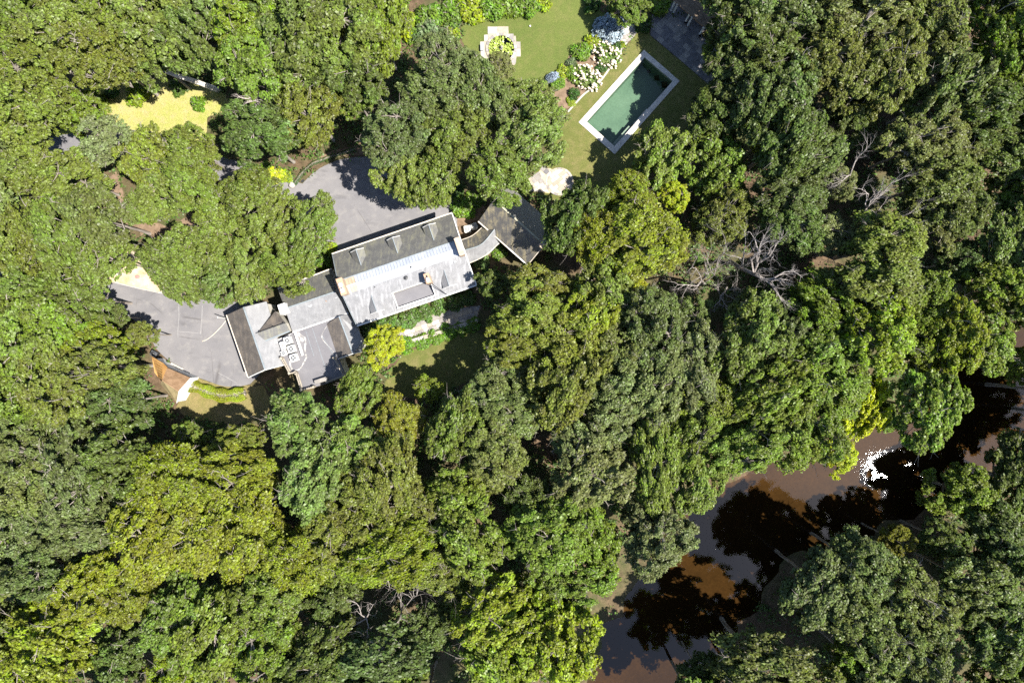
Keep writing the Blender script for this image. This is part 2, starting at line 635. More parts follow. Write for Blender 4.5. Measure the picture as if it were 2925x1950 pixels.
def river_q(x, y):
    """distance from the river's middle in half-widths (arrays)"""
    best = np.full(x.shape, 1e9)
    for i in range(len(RC) - 1):
        ax, ay, bx, by = RC[i].x, RC[i].y, RC[i + 1].x, RC[i + 1].y
        L2 = (bx - ax) ** 2 + (by - ay) ** 2
        t = np.clip(((x - ax) * (bx - ax) + (y - ay) * (by - ay)) / L2, 0, 1)
        d = np.hypot(x - ax - t * (bx - ax), y - ay - t * (by - ay))
        w = RW[i] + (RW[i + 1] - RW[i]) * t
        best = np.minimum(best, d / w)
    return best


def ground_z(x, y):
    x = np.asarray(x, float)
    y = np.asarray(y, float)
    q = river_q(x, y)
    wob = 0.08 * np.sin(x * 0.9 + 1.3 * np.sin(y * 0.5)) + 0.06 * np.sin(y * 1.3 + x * 0.4)
    q = q * (1 + wob)
    t = np.clip((q - 1.0) / 1.3, 0, 1)
    z = np.where(q < 1, WL - 0.75 * (1 - np.clip(q, 0, 1) ** 2), WL + (0 - WL) * (t * t * (3 - 2 * t)))
    far = np.clip((np.hypot(x, y) - 250) / 1500, 0, 1)
    return z + far * 0.0


POOL_IN = [(1280 + a / 2.8, b / 2.8) for a, b in ((1572, 462), (1795, 652), (1330, 1172), (1108, 975))]
POOL_OUT = [(1280 + a / 2.8, b / 2.8) for a, b in ((1565, 402), (1850, 650), (1332, 1236), (1043, 980))]
POOL_MID = [((a[0] * 0.5 + b[0] * 0.5), (a[1] * 0.5 + b[1] * 0.5)) for a, b in zip(POOL_IN, POOL_OUT)]
POND_C = P(1432, 140, 0)

dense_x = np.arange(-92, 92.1, 1.0)
dense_y = np.arange(-72, 72.1, 1.0)
ext = np.array([4, 10, 20, 40, 80, 160, 320, 640, 1300, 2400.0])
gx = np.concatenate([-92 - ext[::-1], dense_x, 92 + ext])
gy = np.concatenate([-72 - ext[::-1], dense_y, 72 + ext])
X, Y = np.meshgrid(gx, gy)
Z = ground_z(X.ravel(), Y.ravel())
pm = inpoly_np(X.ravel() * F / H + 1462.5, 975 - Y.ravel() * F / H, POOL_MID)
Z[pm] = -3.2
pd = np.hypot(X.ravel() - POND_C.x, Y.ravel() - POND_C.y) < 1.75
Z[pd] = -0.9
nx, ny = len(gx), len(gy)
gm = bpy.data.meshes.new('ground')
fs = []
for j in range(ny - 1):
    for i in range(nx - 1):
        a = j * nx + i
        fs.append((a, a + 1, a + 1 + nx, a + nx))
gm.from_pydata(np.stack([X.ravel(), Y.ravel(), Z], 1).tolist(), [], fs)
gm.materials.append(GROUND)
for p in gm.polygons:
    p.use_smooth = True
tag(link(bpy.data.objects.new('ground', gm)), 'brown leaf-littered woodland floor under the trees', kind='structure')

m = MB()
vs, fs = [], []
for i, c in enumerate(RC):
    t = (RC[min(i + 1, len(RC) - 1)] - RC[max(i - 1, 0)]).normalized()
    n_ = Vector((-t.y, t.x, 0))
    for k in range(9):
        vs.append(c + n_ * (RW[i] * 1.35 * (k / 4 - 1)))
for i in range(len(RC) - 1):
    for k in range(8):
        a = i * 9 + k
        fs.append((a, a + 1, a + 10, a + 9)[::-1])
m.add(vs, fs)
tag(m.build('river_water', WATER_RIVER), 'tea-brown river winding between wooded banks with a sun glint', kind='structure')

S = 'structure'
z6 = lambda pts: [(1280 + a / 2.8, b / 2.8) for a, b in pts]
# driveway and courts
DRIVE_C = [(-260, 520), (-80, 480), (25, 455), (110, 432), (200, 416), (320, 404), (450, 415), (545, 452), (650, 488), (760, 520), (860, 560)]
dc = catmull(DRIVE_C, 4, False)
up_, dn_ = [], []
for i, c in enumerate(dc):
    a, b = dc[max(i - 1, 0)], dc[min(i + 1, len(dc) - 1)]
    L = math.hypot(b[0] - a[0], b[1] - a[1])
    n_ = (-(b[1] - a[1]) / L, (b[0] - a[0]) / L)
    up_.append((c[0] + n_[0] * 34, c[1] + n_[1] * 34))
    dn_.append((c[0] - n_[0] * 34, c[1] - n_[1] * 34))
DRIVE = up_ + dn_[::-1]
COURT_N = catmull([(842, 556), (852, 540), (874, 514), (907, 485), (949, 464), (990, 452), (1060, 448), (1150, 455), (1240, 490), (1310, 555),
                   (1335, 610)], 4, False) + [(1330, 640), (1300, 650), (1150, 700), (985, 752)] + catmull([(945, 735), (925, 700), (900, 660), (872, 620), (845, 590)], 3, False)
COURT_S = catmull([(-260, 700), (-100, 740), (120, 775), (250, 793), (328, 808), (392, 824), (454, 837), (504, 847), (580, 856), (660, 862), (730, 858)], 4, False) + \
    [(770, 900), (790, 1010), (740, 1070)] + catmull([(715, 1096), (690, 1102), (667, 1104), (631, 1101), (589, 1086), (547, 1071), (518, 1055), (482, 1029), (455, 1005),
             (440, 985), (425, 950), (373, 906), (308, 867), (250, 850), (120, 830), (-100, 800), (-260, 770)], 4, False)
tag(sheet('driveway', ragged(DRIVE, 0.7, 1, 12), 0.03, ASPHALT), 'narrow grey asphalt drive half hidden under the oaks', kind=S)
tag(sheet('turning_court', COURT_N, 0.045, ASPHALT), 'grey asphalt turning court north of the main house', kind=S)
tag(sheet('parking_court', COURT_S, 0.045, ASPHALT), 'wide grey asphalt parking court west of the garage wing', kind=S)

CLEARING = [(a / 2.4125, b / 2.4125) for a, b in ((400, 900), (520, 800), (560, 640), (700, 560), (800, 540), (1000, 550), (1200, 560), (1420, 600), (1600, 680), (1640, 760), (1450, 800),
                                                 (1420, 930), (1300, 990), (1050, 1000), (800, 985), (600, 945), (430, 960))]
tag(sheet('clearing', ragged(catmull(CLEARING, 4), 3.5, 3, 9), 0.02, MEADOW), 'sunlit yellow-green and straw-coloured grass clearing in the woods', kind=S)
SANDP = catmull([(300, 800), (335, 765), (355, 720), (395, 720), (430, 770), (470, 800), (540, 825), (560, 853), (470, 841), (392, 826), (330, 812)], 4)
tag(sheet('sandy_verge', ragged(SANDP, 2.0, 5, 8), 0.02, SAND), 'pale sandy verge above the parking court', kind=S)
DIRT2 = catmull([(310, 520), (340, 490), (352, 560), (380, 580), (440, 635), (500, 640), (560, 600), (590, 640), (500, 700), (420, 680), (330, 600)], 4)
tag(sheet('dirt_bank', ragged(DIRT2, 3, 6, 8), 0.015, SOIL), 'bare reddish dirt bank showing between oak crowns', kind=S)
YARD = catmull([(540, 1080), (600, 1090), (700, 1100), (760, 1110), (765, 1180), (690, 1210), (600, 1200), (540, 1190), (505, 1160)], 4)
tag(sheet('side_yard', ragged(YARD, 2.5, 7, 8), 0.02, mat_lawn('side_yard_grass', (0.17, 0.15, 0.045), (0.2, 0.165, 0.07), (0.28, 0.2, 0.1), 0.6)),
    'patchy tan grass yard behind the shed and hedge', kind=S)
LAWN1 = z6([(100, 210), (180, 150), (300, 110), (450, 80), (540, 50), (600, 80), (660, 110), (720, 60), (820, 0), (830, -90), (1080, -90), (1090, 0), (1180, 60), (1260, 110),
            (1300, 250), (1190, 360), (1080, 480), (1000, 580), (880, 700), (700, 760), (560, 760), (300, 640), (200, 450), (120, 350)])
pond_hole = [(1432 + 38 * math.cos(a * math.pi / 16), 140 + 38 * math.sin(a * math.pi / 16)) for a in range(32)]
tag(sheet('upper_lawn', ragged(LAWN1, 2.0, 8, 7), 0.02, LAWN, [pond_hole]), 'mown green lawn around the round lily pond', kind=S)
LAWN2 = z6([(1520, 235), (1420, 390), (1180, 660), (1100, 740), (960, 880), (880, 1000), (780, 1200), (700, 1330), (640, 1560), (900, 1620), (1150, 1560), (1450, 1400), (1750, 1250), (2050, 950),
            (2150, 700), (2050, 620), (1850, 480), (1620, 290)])
tag(sheet('pool_lawn', ragged(LAWN2, 1.2, 9, 8), 0.024, LAWN_DRY, [POOL_MID]), 'dry olive lawn round the swimming pool', kind=S)
BED = z6([(1260, 120), (1330, 210), (1420, 330), (1390, 400), (1300, 500), (1180, 640), (1090, 740), (960, 870), (880, 860), (820, 720), (850, 600), (960, 470), (1060, 340), (1180, 230)])
tag(sheet('planting_bed', ragged(BED, 1.5, 10, 7), 0.032, SOIL), 'brown mulched shrub border between the upper lawn and the pool', kind=S)
LAWN3 = catmull([(1100, 1100), (1150, 1010), (1240, 985), (1345, 945), (1400, 980), (1400, 1050), (1330, 1090), (1230, 1130), (1140, 1135)], 4)
tag(sheet('lower_lawn', ragged(LAWN3, 2, 12, 8), 0.02, LAWN_DRY), 'small shaded lawn below the south terrace', kind=S)
COURT_BED = catmull([(838, 545), (860, 508), (893, 478), (940, 455), (985, 444), (1040, 440), (1030, 415), (960, 428), (905, 450), (870, 480), (835, 520), (825, 540)], 3)
tag(sheet('court_border', ragged(COURT_BED, 1.0, 13, 7), 0.02, SOIL), 'curved leaf-strewn border along the turning court', kind=S)
NBED = [(1295, 560), (1330, 560), (1385, 590), (1400, 640), (1350, 690), (1310, 660)]
tag(sheet('air_conditioner_bed', ragged(NBED, 1.5, 14, 6), 0.05, SOIL), 'patch of reddish leaf litter beside the curved passage', kind=S)
PAINT_Z = 0.052
l5 = lambda a, b: (280 + a / 3.564, 760 + b / 3.564)


def stripe(name, pts, w, z, mat, label=None, cat=None, kind=None):
    up, dn = [], []
    for i, c in enumerate(pts):
        a, b = pts[max(i - 1, 0)], pts[min(i + 1, len(pts) - 1)]
        L = math.hypot(b[0] - a[0], b[1] - a[1]) or 1
        n = (-(b[1] - a[1]) / L, (b[0] - a[0]) / L)
        up.append((c[0] + n[0] * w / 2, c[1] + n[1] * w / 2))
        dn.append((c[0] - n[0] * w / 2, c[1] - n[1] * w / 2))
    return tag(sheet(name, up + dn[::-1], z, mat), label, cat, None, kind)


stripe('parking_line', [l5(822, 380), l5(824, 520), l5(812, 665), l5(815, 720)], 1.2, PAINT_Z, PAINTLINE, 'left worn white line of the parking bay', kind=S)
stripe('parking_line', [l5(1062, 400), l5(1056, 540), l5(1044, 690)], 1.5, PAINT_Z, PAINTLINE, 'right worn white line of the parking bay', kind=S)
stripe('parking_line', [l5(812, 664), l5(900, 670), l5(1044, 684)], 1.1, PAINT_Z + 0.004, PAINTLINE, 'thin cross line closing the parking bay', kind=S)
stripe('parking_line', catmull([l5(1225, 1085), l5(1300, 1125), l5(1415, 1190)], 4, False), 1.0, PAINT_Z, PAINTLINE, 'short diagonal pale line at the foot of the court', kind=S)

# water in the pool, its shell and coping
PW = -0.32
shell = MB()
inn = [P(a, b, 0) for a, b in POOL_IN]
top = [Vector((p.x, p.y, 0.0)) for p in inn]
cen = sum(top, Vector()) / 4
bot_z = [-2.4, -2.4, -1.25, -1.25]
bot = [Vector((p.x, p.y, z)) for p, z in zip(top, bot_z)]
shell.add(top + bot, [(0, 4, 5, 1), (1, 5, 6, 2), (2, 6, 7, 3), (3, 7, 4, 0), (4, 7, 6, 5)])
pool = empty('swimming_pool', (cen.x, cen.y, 0), 'long rectangular pool with green water and pale stone coping', 'swimming pool')
shell.build('pool_shell', POOL_SHELL, pool)
w = MB()
w.add([Vector((p.x, p.y, PW)) for p in top], [(3, 2, 1, 0)])
w.build('pool_water', WATER_POOL, pool)
# a bench ledge with its slot along the east side and a step at the south corner
eN, eS = top[1], top[2]
edir = (eS - eN).normalized()
ein = (top[0] - top[1]).normalized()
b = MB()
for t0, t1, wd, zz in ((0.70, 0.99, 0.45, -0.42), (0.42, 0.66, 0.16, -0.25)):
    p0, p1 = eN.lerp(eS, t0), eN.lerp(eS, t1)
    q = [p0, p1, p1 + ein * wd, p0 + ein * wd]
    b.slab([Vector((v.x, v.y, zz)) for v in q], 0.5)
b.build('bench_ledge', COPING, pool)
out = [P(a, b_, 0) for a, b_ in POOL_OUT]
for e in range(4):
    i0, i1, o0, o1 = top[e], top[(e + 1) % 4], out[e], out[(e + 1) % 4]
    L = (i1 - i0).length
    n = max(3, int(L / 1.05))
    for k in range(n):
        t0, t1 = k / n, (k + 1) / n
        g = 0.008 / L
        q = [i0.lerp(i1, t0 + g), i0.lerp(i1, t1 - g), o0.lerp(o1, t1 - g), o0.lerp(o1, t0 + g)]
        # the stones at a corner are mitred
        dz = rnd.uniform(-0.004, 0.004)
        c = MB()
        c.slab([Vector((v.x, v.y, 0.10 + dz)) for v in q], 0.16)
        c.build('coping_stone', COPING, pool)
rim = MB()
rim.wall([Vector((v.x, v.y, 0)) + (v - cen).normalized() * 0.03 for v in out], -0.25, 0.06)
# skimmer slots on the west coping
for X_, Y_ in ((1230, 817), (1398, 632)):
    s = MB()
    p = P(1280 + X_ / 2.8, Y_ / 2.8, 0.11)
    s.box((p.x, p.y, 0.102), 0.3, 0.12, 0.012, R(48))
    s.build('skimmer_lid', BRICK_DARK, pool)


# ------------------------------------------------------------------ the house
UA = R(18.8)
r2 = local(900, 580, 4.356)
r3 = local(600, 820, 4.48)
r4 = local(1250, 560, 5.6)
ZE, ZD, ZR = 5.0, 7.1, 7.4
E1, E2, E4 = r2(220, 635, ZE), r2(1700, 130, ZE), r2(535, 1515, ZE)
HU = (E2 - E1).normalized()
HV = Vector((HU.y, -HU.x, 0))            # towards the south side
LU = (E2 - E1).length
LV = (E4 - E1).dot(HV)


def hp(u, v, z):
    return E1 + HU * u + HV * v + Vector((0, 0, z - ZE))


def huv(p):
    d = p - E1
    return d.dot(HU), d.dot(HV)


VN = huv(r2(900, 760, ZD))[1]
VM = huv(r2(900, 858, ZR))[1]
VS = huv(r2(900, 958, ZD))[1]
house = empty('main_house', hp(LU / 2, LV / 2, 0), 'long main house with slate roof, pale metal ridge deck and five dormers', 'house')
w = MB()
w.wall([hp(0.3, 0.35, 0), hp(LU - 0.3, 0.35, 0), hp(LU - 0.3, LV - 0.35, 0), hp(0.3, LV - 0.35, 0)], 0, ZE - 0.05)
w.build('wall', STUCCO, house)
for u in (0.32, LU - 0.32):
    g = MB()
    q = [hp(u, 0.4, ZE - 0.06), hp(u, VN, ZD - 0.16), hp(u, VM, ZR - 0.16), hp(u, VS, ZD - 0.16), hp(u, LV - 0.4, ZE - 0.06)]
    g.add(q, [tuple(range(5))])
    g.build('gable_wall', STUCCO, house)
n_roof = MB()
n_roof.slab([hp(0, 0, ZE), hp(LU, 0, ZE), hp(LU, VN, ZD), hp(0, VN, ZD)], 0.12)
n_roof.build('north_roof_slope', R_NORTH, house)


def zs(v):
    return ZD + (ZE - ZD) * (v - VS) / (LV - VS)


# the south slope is built round the sunken terrace
TU0, TU1 = huv(r2(948, 1112, 6.4))[0], huv(r2(1505, 1160, 5.6))[0]
TV0 = huv(r2(1145, 1052, 6.45))[1]
TV1 = LV - 0.42
s_roof = MB()
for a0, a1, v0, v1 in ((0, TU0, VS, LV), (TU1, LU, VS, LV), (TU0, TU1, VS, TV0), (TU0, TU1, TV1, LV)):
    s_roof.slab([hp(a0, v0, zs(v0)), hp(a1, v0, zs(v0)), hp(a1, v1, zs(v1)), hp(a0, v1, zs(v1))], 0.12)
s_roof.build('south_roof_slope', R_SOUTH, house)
t = MB()
t.slab([hp(TU0 + .02, TV0, 5.12), hp(TU1 - .02, TV0, 5.12), hp(TU1 - .02, TV1, 5.12), hp(TU0 + .02, TV1, 5.12)], 0.1)
terr = t.build('sunken_terrace', MEMBRANE, house)
cw = MB()
wt = 0.07
ZT = zs(TV1) + 0.32
for (a0, v0, za), (a1, v1, zb) in (((TU0, TV0, zs(TV0) + .05), (TU0, TV1 + .05, ZT)), ((TU1, TV0, zs(TV0) + .05), (TU1, TV1 + .05, ZT))):
    s = 1 if a0 == TU0 else -1
    q = [hp(a0, v0, za), hp(a0 + s * wt, v0, za), hp(a1 + s * wt, v1, zb), hp(a1, v1, zb)]
    lo = [hp(a0, v0, 5.1), hp(a0 + s * wt, v0, 5.1), hp(a1 + s * wt, v1, 5.1), hp(a1, v1, 5.1)]
    cw.add(q + lo, [(0, 1, 2, 3), (0, 4, 5, 1), (1, 5, 6, 2), (2, 6, 7, 3), (3, 7, 4, 0)])
cw.bar(hp(TU0 - .06, TV1 + .08, ZT - .32), hp(TU1 + .06, TV1 + .08, ZT - .32), 0.13, 0.7)
cw.bar(hp(TU0, TV0 - .02, zs(TV0) - .26), hp(TU1, TV0 - .02, zs(TV0) - .26), 0.05, 0.55)
cw.build('parapet', WHITE, terr)
# metal deck: two rows of standing-seam panels, the western ones rust-stained
deck = MB()
deck.slab([hp(0, VN, ZD - .02), hp(LU, VN, ZD - .02), hp(LU, VM, ZR - .02), hp(0, VM, ZR - .02)], 0.1)
deck.slab([hp(0, VM, ZR - .02), hp(LU, VM, ZR - .02), hp(LU, VS, ZD - .02), hp(0, VS, ZD - .02)], 0.1)
deck_o = deck.build('ridge_deck', LEAD, house)
NP = 38
for row, (va, za, vb, zb) in enumerate(((VN + .06, ZD, VM - .012, ZR), (VM + .012, ZR, VS, ZD))):
    for k in range(NP):
        a0, a1 = 0.45 + (LU - 0.9) * k / NP + .012, 0.45 + (LU - 0.9) * (k + 1) / NP - .012
        pm_ = MB()
        zj = rnd.uniform(0, 0.006)
        pm_.slab([hp(a0, va, za + .012 + zj), hp(a1, va, za + .012 + zj), hp(a1, vb, zb + .012 + zj), hp(a0, vb, zb + .012 + zj)], 0.03)
        pm_.bar(hp(a1, va, za + .025), hp(a1, vb, zb + .025), 0.02, 0.04)
        pm_.build('metal_panel', METAL_RUST if k < 4 else METAL, deck_o)
rc = MB()
rc.bar(hp(0.3, VM, ZR + .03), hp(LU - .3, VM, ZR + .03), 0.07, 0.05)
rc.build('ridge_cap', METAL, deck_o)
fl = MB()
fl.bar(hp(0.2, VN, ZD + .02), hp(LU - .2, VN, ZD + .02), 0.12, 0.06)
fl.build('flashing', LEAD, deck_o)
# eaves, gutters, rakes
for nm, a, b_, mt in (('gutter', hp(-.08, -.07, ZE - .07), hp(LU + .08, -.07, ZE - .07), CREAM), ('gutter', hp(-.05, LV + .08, ZE - .08), hp(LU + .05, LV + .08, ZE - .08), WHITE)):
    gb = MB()
    gb.bar(a, b_, 0.15, 0.13)
    gb.build(nm, mt, house)
sf = MB()
sf.bar(hp(0.2, LV - .12, ZE - .22), hp(LU - .2, LV - .12, ZE - .22), 0.45, 0.1)
sf.build('fascia', WHITE, house)
for u, s in ((0.0, -1), (LU, 1)):
    rk = MB()
    P5 = [hp(u + s * .05, 0, ZE), hp(u + s * .05, VN, ZD), hp(u + s * .05, VM, ZR), hp(u + s * .05, VS, ZD), hp(u + s * .05, LV, ZE)]
    for a, b_ in zip(P5, P5[1:]):
        rk.bar(a, b_, 0.14 if s > 0 else 0.07, 0.16)
    rk.build('rake_board', WHITE if s > 0 else LEAD, house)


def dormer(back, front, north):
    v = huv(r2(*back, 6.3))[1]
    for _ in range(6):
        z = (ZE + (ZD - ZE) * v / VN) if north else zs(v)
        u, v = huv(r2(*back, z))
    zr = z + 0.02
    uf, vf = huv(r2(*front, zr))
    uf = u
    s = -1 if north else 1
    hw, dz = 0.84, 0.62
    slope = (ZD - ZE) / VN if north else (ZD - ZE) / (LV - VS)
    vb = v - s * dz / slope * -1 if False else v + s * dz / slope   # where the dormer eave meets the roof
    if s * (vf - vb) < 0.15:
        vb = vf - s * 0.25
    d = MB()
    for side in (-1, 1):
        q = [hp(u, v, zr), hp(uf, vf, zr), hp(uf + side * hw, vf - s * 0.03, zr - dz), hp(u + side * hw, vb, zr - dz)]
        d.slab(q, 0.07)
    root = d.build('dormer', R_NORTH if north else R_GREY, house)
    c = MB()
    vfi = vf - s * 0.12
    zroof = (ZE + (ZD - ZE) * vfi / VN) if north else zs(vfi)
    hw2 = hw - 0.08
    c.add([hp(u - hw2, vfi, zroof - .1), hp(u + hw2, vfi, zroof - .1), hp(u + hw2, vfi, zr - dz - .02), hp(u, vfi, zr - .07), hp(u - hw2, vfi, zr - dz - .02)], [(0, 1, 2, 3, 4)])
    for side in (-1, 1):
        c.add([hp(u + side * hw2, vfi, zroof - .1), hp(u + side * hw2, vfi, zr - dz - .03), hp(u + side * hw2, vb, zr - dz - .03)], [(0, 1, 2)])
    c.build('dormer_wall', WHITE, root)
    wd = MB()
    wd.bar(hp(u - .36, vfi + s * .02, (zroof + zr - dz) / 2 + .1), hp(u + .36, vfi + s * .02, (zroof + zr - dz) / 2 + .1), 0.03, max(.3, (zr - dz - zroof) * .7))
    wd.build('window', GLASS_D, root)
    rc_ = MB()
    rc_.bar(hp(u, v, zr + .02), hp(uf, vf, zr + .02), 0.09, 0.05)
    rc_.build('ridge_cap', LEAD, root)
    tr = MB()
    for side in (-1, 1):
        tr.bar(hp(uf, vf + s * .03, zr - .02), hp(uf + side * hw, vf + s * .03, zr - dz - .02), 0.05, 0.1)
    tr.build('gable_trim', WHITE, root)


for bk, fr in (((575, 775), (510, 580)), ((1030, 625), (960, 430)), ((1480, 465), (1410, 270))):
    dormer(bk, fr, True)
for bk, fr in (((700, 1148), (772, 1345)), ((1605, 835), (1678, 1028))):
    dormer(bk, fr, False)


def chimney(parent, c, su, sv, z0, z1, ang, mat, flues, name='chimney', capm=None):
    b = MB()
    b.box((c.x, c.y, z0), su, sv, z1 - z0, ang)
    ch = b.build(name, mat, parent, bevel=0.015)
    k = MB()
    k.box((c.x, c.y, z1), su + .1, sv + .1, .1, ang)
    k.build('chimney_cap', capm or mat, ch, bevel=0.015)
    ca, sa = math.cos(ang), math.sin(ang)
    for off, kind in flues:
        x, y = c.x - sa * off, c.y + ca * off
        f = MB()
        if kind == 'white':
            f.box((x, y, z1 + .1), min(su * .62, .5), .5, .28, ang)
            f.build('flue_hood', WHITE, ch, bevel=0.02)
        else:
            f.box((x, y, z1 + .1), su * .3, .34, .07, ang)
            f.build('flue_opening', DARK, ch)
    return ch


chimney(house, r2(327, 1037, 8.6), 0.66, 2.0, 5.5, 8.5, UA, BRICK, ((0.16, 'white'), (-0.5, 'white'), (-0.18, 'black')), capm=BRICK_DARK)
chimney(house, r2(1797, 537, 8.8), 0.62, 2.1, 6.0, 8.7, UA, BRICK, (), capm=BRICK)
chimney(house, r2(1398, 935, 8.3), 0.58, 1.15, 5.3, 8.2, UA, BRICK, ((0.2, 'black'), (-0.2, 'white')), capm=BRICK_DARK)
st = MB()
st.tube([r2(1446, 1000, 8.0), r2(1645, 1143, 5.15)], 0.045, 6)
st.build('chimney_stay', DARK, house)
for (X_, Y_, rr, hh, mt) in ((1128, 928, 0.28, 0.3, DARK), (1190, 797, 0.13, 0.2, DARK), (1665, 615, 0.09, 0.15, DARK), (740, 1045, 0.08, 0.2, DARK)):
    p = r2(X_, Y_, 7.2)
    u, v = huv(p)
    z = zs(v) if v > VS else ZD + .2
    p = r2(X_, Y_, z)
    vm = MB()
    vm.lathe((p.x, p.y, z - .12), [(rr * .7, 0), (rr * .7, hh * .55), (rr, hh * .6), (rr * .92, hh * .85), (rr * .4, hh)], 14)
    vm.build('roof_vent', mt, house, smooth=False)
for X_, Y_ in ((522, 1150), (1742, 730)):
    p = r2(X_, Y_, 6.9)
    v = huv(p)[1]
    p = r2(X_, Y_, zs(v))
    vm = MB()
    vm.box((p.x, p.y, p.z - .05), 0.34, 0.3, 0.16, UA, .85)
    vm.build('box_vent', GREYMETAL, house)
dsx = MB()
p = hp(-.1, -.12, 0)
dsx.tube([(p.x, p.y, 0.1), (p.x, p.y, ZE - .1)], 0.06, 8)
dsx.build('downpipe', WHITE, house)
# windows and a door on the two visible long walls and the east gable
for k in range(7):
    u = LU * (k + .7) / 7.4
    for zc, hh in ((1.5, 1.5), (3.9, 1.2)):
        for v, s in ((LV - .35, 1), (0.35, -1)):
            wd = MB()
            wd.bar(hp(u - .5, v + s * .02, zc), hp(u + .5, v + s * .02, zc), 0.05, hh)
            fr = wd.build('window', WHITE, house)
            gl = MB()
            gl.bar(hp(u - .43, v + s * .05, zc), hp(u + .43, v + s * .05, zc), 0.02, hh - .14)
            gl.build('pane', GLASS_D, fr)

# middle wing
ZB, ZBR = 3.7, 5.5
bw = [r3(960, 275, ZBR), r3(1600, 60, ZBR), r3(1765, 326, ZB), r3(1055, 572, ZB), r3(868, 28, ZB), r3(1560, -232, ZB)]
wing = empty('middle_wing', (bw[0] + bw[1]) / 2 - Vector((0, 0, ZBR)), 'grey-roofed gabled wing joining the main house to the garage', 'house wing')
s = MB()
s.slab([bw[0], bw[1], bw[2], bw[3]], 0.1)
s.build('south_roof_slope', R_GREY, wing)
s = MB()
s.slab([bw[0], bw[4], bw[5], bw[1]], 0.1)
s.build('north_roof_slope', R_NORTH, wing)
s = MB()
bx = HU * 0.3
s.wall([bw[4] + bx - HV * -.3, bw[5], bw[2] - HV * .3, bw[3] + bx - HV * .3], 0, ZB - .06)
s.add([bw[4] + bx + HV * .3 - Vector((0, 0, .1)), bw[3] + bx - HV * .3 - Vector((0, 0, .1)), bw[0] + bx - Vector((0, 0, .12))], [(0, 1, 2)])
s.build('wall', STUCCO, wing)
s = MB()
s.bar(bw[3] + Vector((0, 0, -.05)) + HV * .07, bw[2] + Vector((0, 0, -.05)) + HV * .07, 0.14, 0.12)
s.build('gutter', WHITE, wing)
s = MB()
s.bar(bw[4] + Vector((0, 0, -.05)) - HV * .07, bw[5] + Vector((0, 0, -.05)) - HV * .07, 0.14, 0.12)
s.build('gutter', CREAM, wing)
s = MB()
s.bar(bw[0] + Vector((0, 0, .03)), bw[1] + Vector((0, 0, .03)), 0.16, 0.05)
s.build('ridge_cap', LEAD, wing)
c_ = MB()
cc = r3(922, 275, 6.3)
c_.box((cc.x, cc.y, 2.8), 1.0, 1.35, 3.4, UA, 0.92)
cb = c_.build('chimney', WHITE, wing, bevel=0.02)
c_ = MB()
c_.box((cc.x - .03, cc.y + .08, 6.2), 0.8, 1.0, .09, UA)
c_.build('chimney_cap', WHITE, cb)
for X_, Y_, zz, kind in ((1280, 225, 5.0, 'dome'), (1075, 318, 4.9, 'box'), (1615, 130, 5.0, 'box'), (1488, 180, 5.1, 'pipe')):
    p = r3(X_, Y_, zz)
    vm = MB()
    if kind == 'dome':
        vm.lathe((p.x, p.y, p.z - .2), [(.2, 0), (.2, .25), (.3, .3), (.3, .36), (.16, .4), (.15, .36)], 16)
        vm.build('roof_vent', GREYMETAL, wing)
    elif kind == 'box':
        vm.box((p.x, p.y, p.z - .15), .34, .28, .24, UA, .85)
        vm.build('box_vent', GREYMETAL, wing)
    else:
        vm.lathe((p.x, p.y, p.z - .1), [(.06, 0), (.06, .3)], 8)
        vm.build('vent_pipe', BRICK_DARK, wing)

# garage wing
ZG, ZGR = 3.2, 5.0
gw = dict(w0=r3(215, 355, ZG), w1=r3(490, 1150, ZG), t0=r3(430, 255, ZGR), t1=r3(705, 1050, ZGR), e0=r3(722, 183, ZG + .2), e1=r3(962, 985, ZG + .2))
gar = empty('garage_wing', (gw['t0'] + gw['t1']) / 2 - Vector((0, 0, ZGR)), 'garage wing with brown-stained west slope beside the parking court', 'house wing')
s = MB()
s.slab([gw['w0'], gw['w1'], gw['t1'], gw['t0']], 0.1)
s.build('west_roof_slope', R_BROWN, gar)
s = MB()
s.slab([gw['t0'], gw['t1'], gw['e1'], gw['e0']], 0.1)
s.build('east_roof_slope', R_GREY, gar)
gdir = (gw['w1'] - gw['w0']).normalized()
gin = Vector((-gdir.y, gdir.x, 0))
s = MB()
fp = [gw['w0'] + gin * .3 + gdir * .25, gw['w1'] + gin * .3 - gdir * .25, gw['e1'] - gin * .1 - gdir * .25, gw['e0'] - gin * .1 + gdir * .25]
s.wall(fp, 0, ZG - .06)
for a, b_, c_ in ((fp[0], fp[3], gw['t0'] + gdir * .25), (fp[1], fp[2], gw['t1'] - gdir * .25)):
    s.add([Vector((a.x, a.y, ZG - .1)), Vector((b_.x, b_.y, ZG - .1)), c_ - Vector((0, 0, .12))], [(0, 1, 2)])
s.build('wall', STUCCO, gar)
s = MB()
s.bar(gw['w0'] - gin * .06 - Vector((0, 0, .05)), gw['w1'] - gin * .06 - Vector((0, 0, .05)), 0.12, 0.11)
s.build('gutter', CREAM, gar)
s = MB()
s.bar(gw['t0'] + Vector((0, 0, .03)), gw['t1'] + Vector((0, 0, .03)), 0.2, 0.05)
s.build('ridge_cap', LEAD, gar)
s = MB()
s.bar(gw['w1'] + gdir * .05, gw['t1'] + gdir * .05, 0.1, 0.16)
s.bar(gw['t1'] + gdir * .05, gw['e1'] + gdir * .05, 0.1, 0.16)
s.build('rake_board', WHITE, gar)
for k in range(3):
    t_ = 0.2 + 0.3 * k
    a = gw['w0'].lerp(gw['w1'], t_ - .11) + gin * .27
    b_ = gw['w0'].lerp(gw['w1'], t_ + .11) + gin * .27
    s = MB()
    s.bar(Vector((a.x, a.y, 1.15)), Vector((b_.x, b_.y, 1.15)), 0.05, 2.2)
    s.build('garage_door', CREAM, gar)
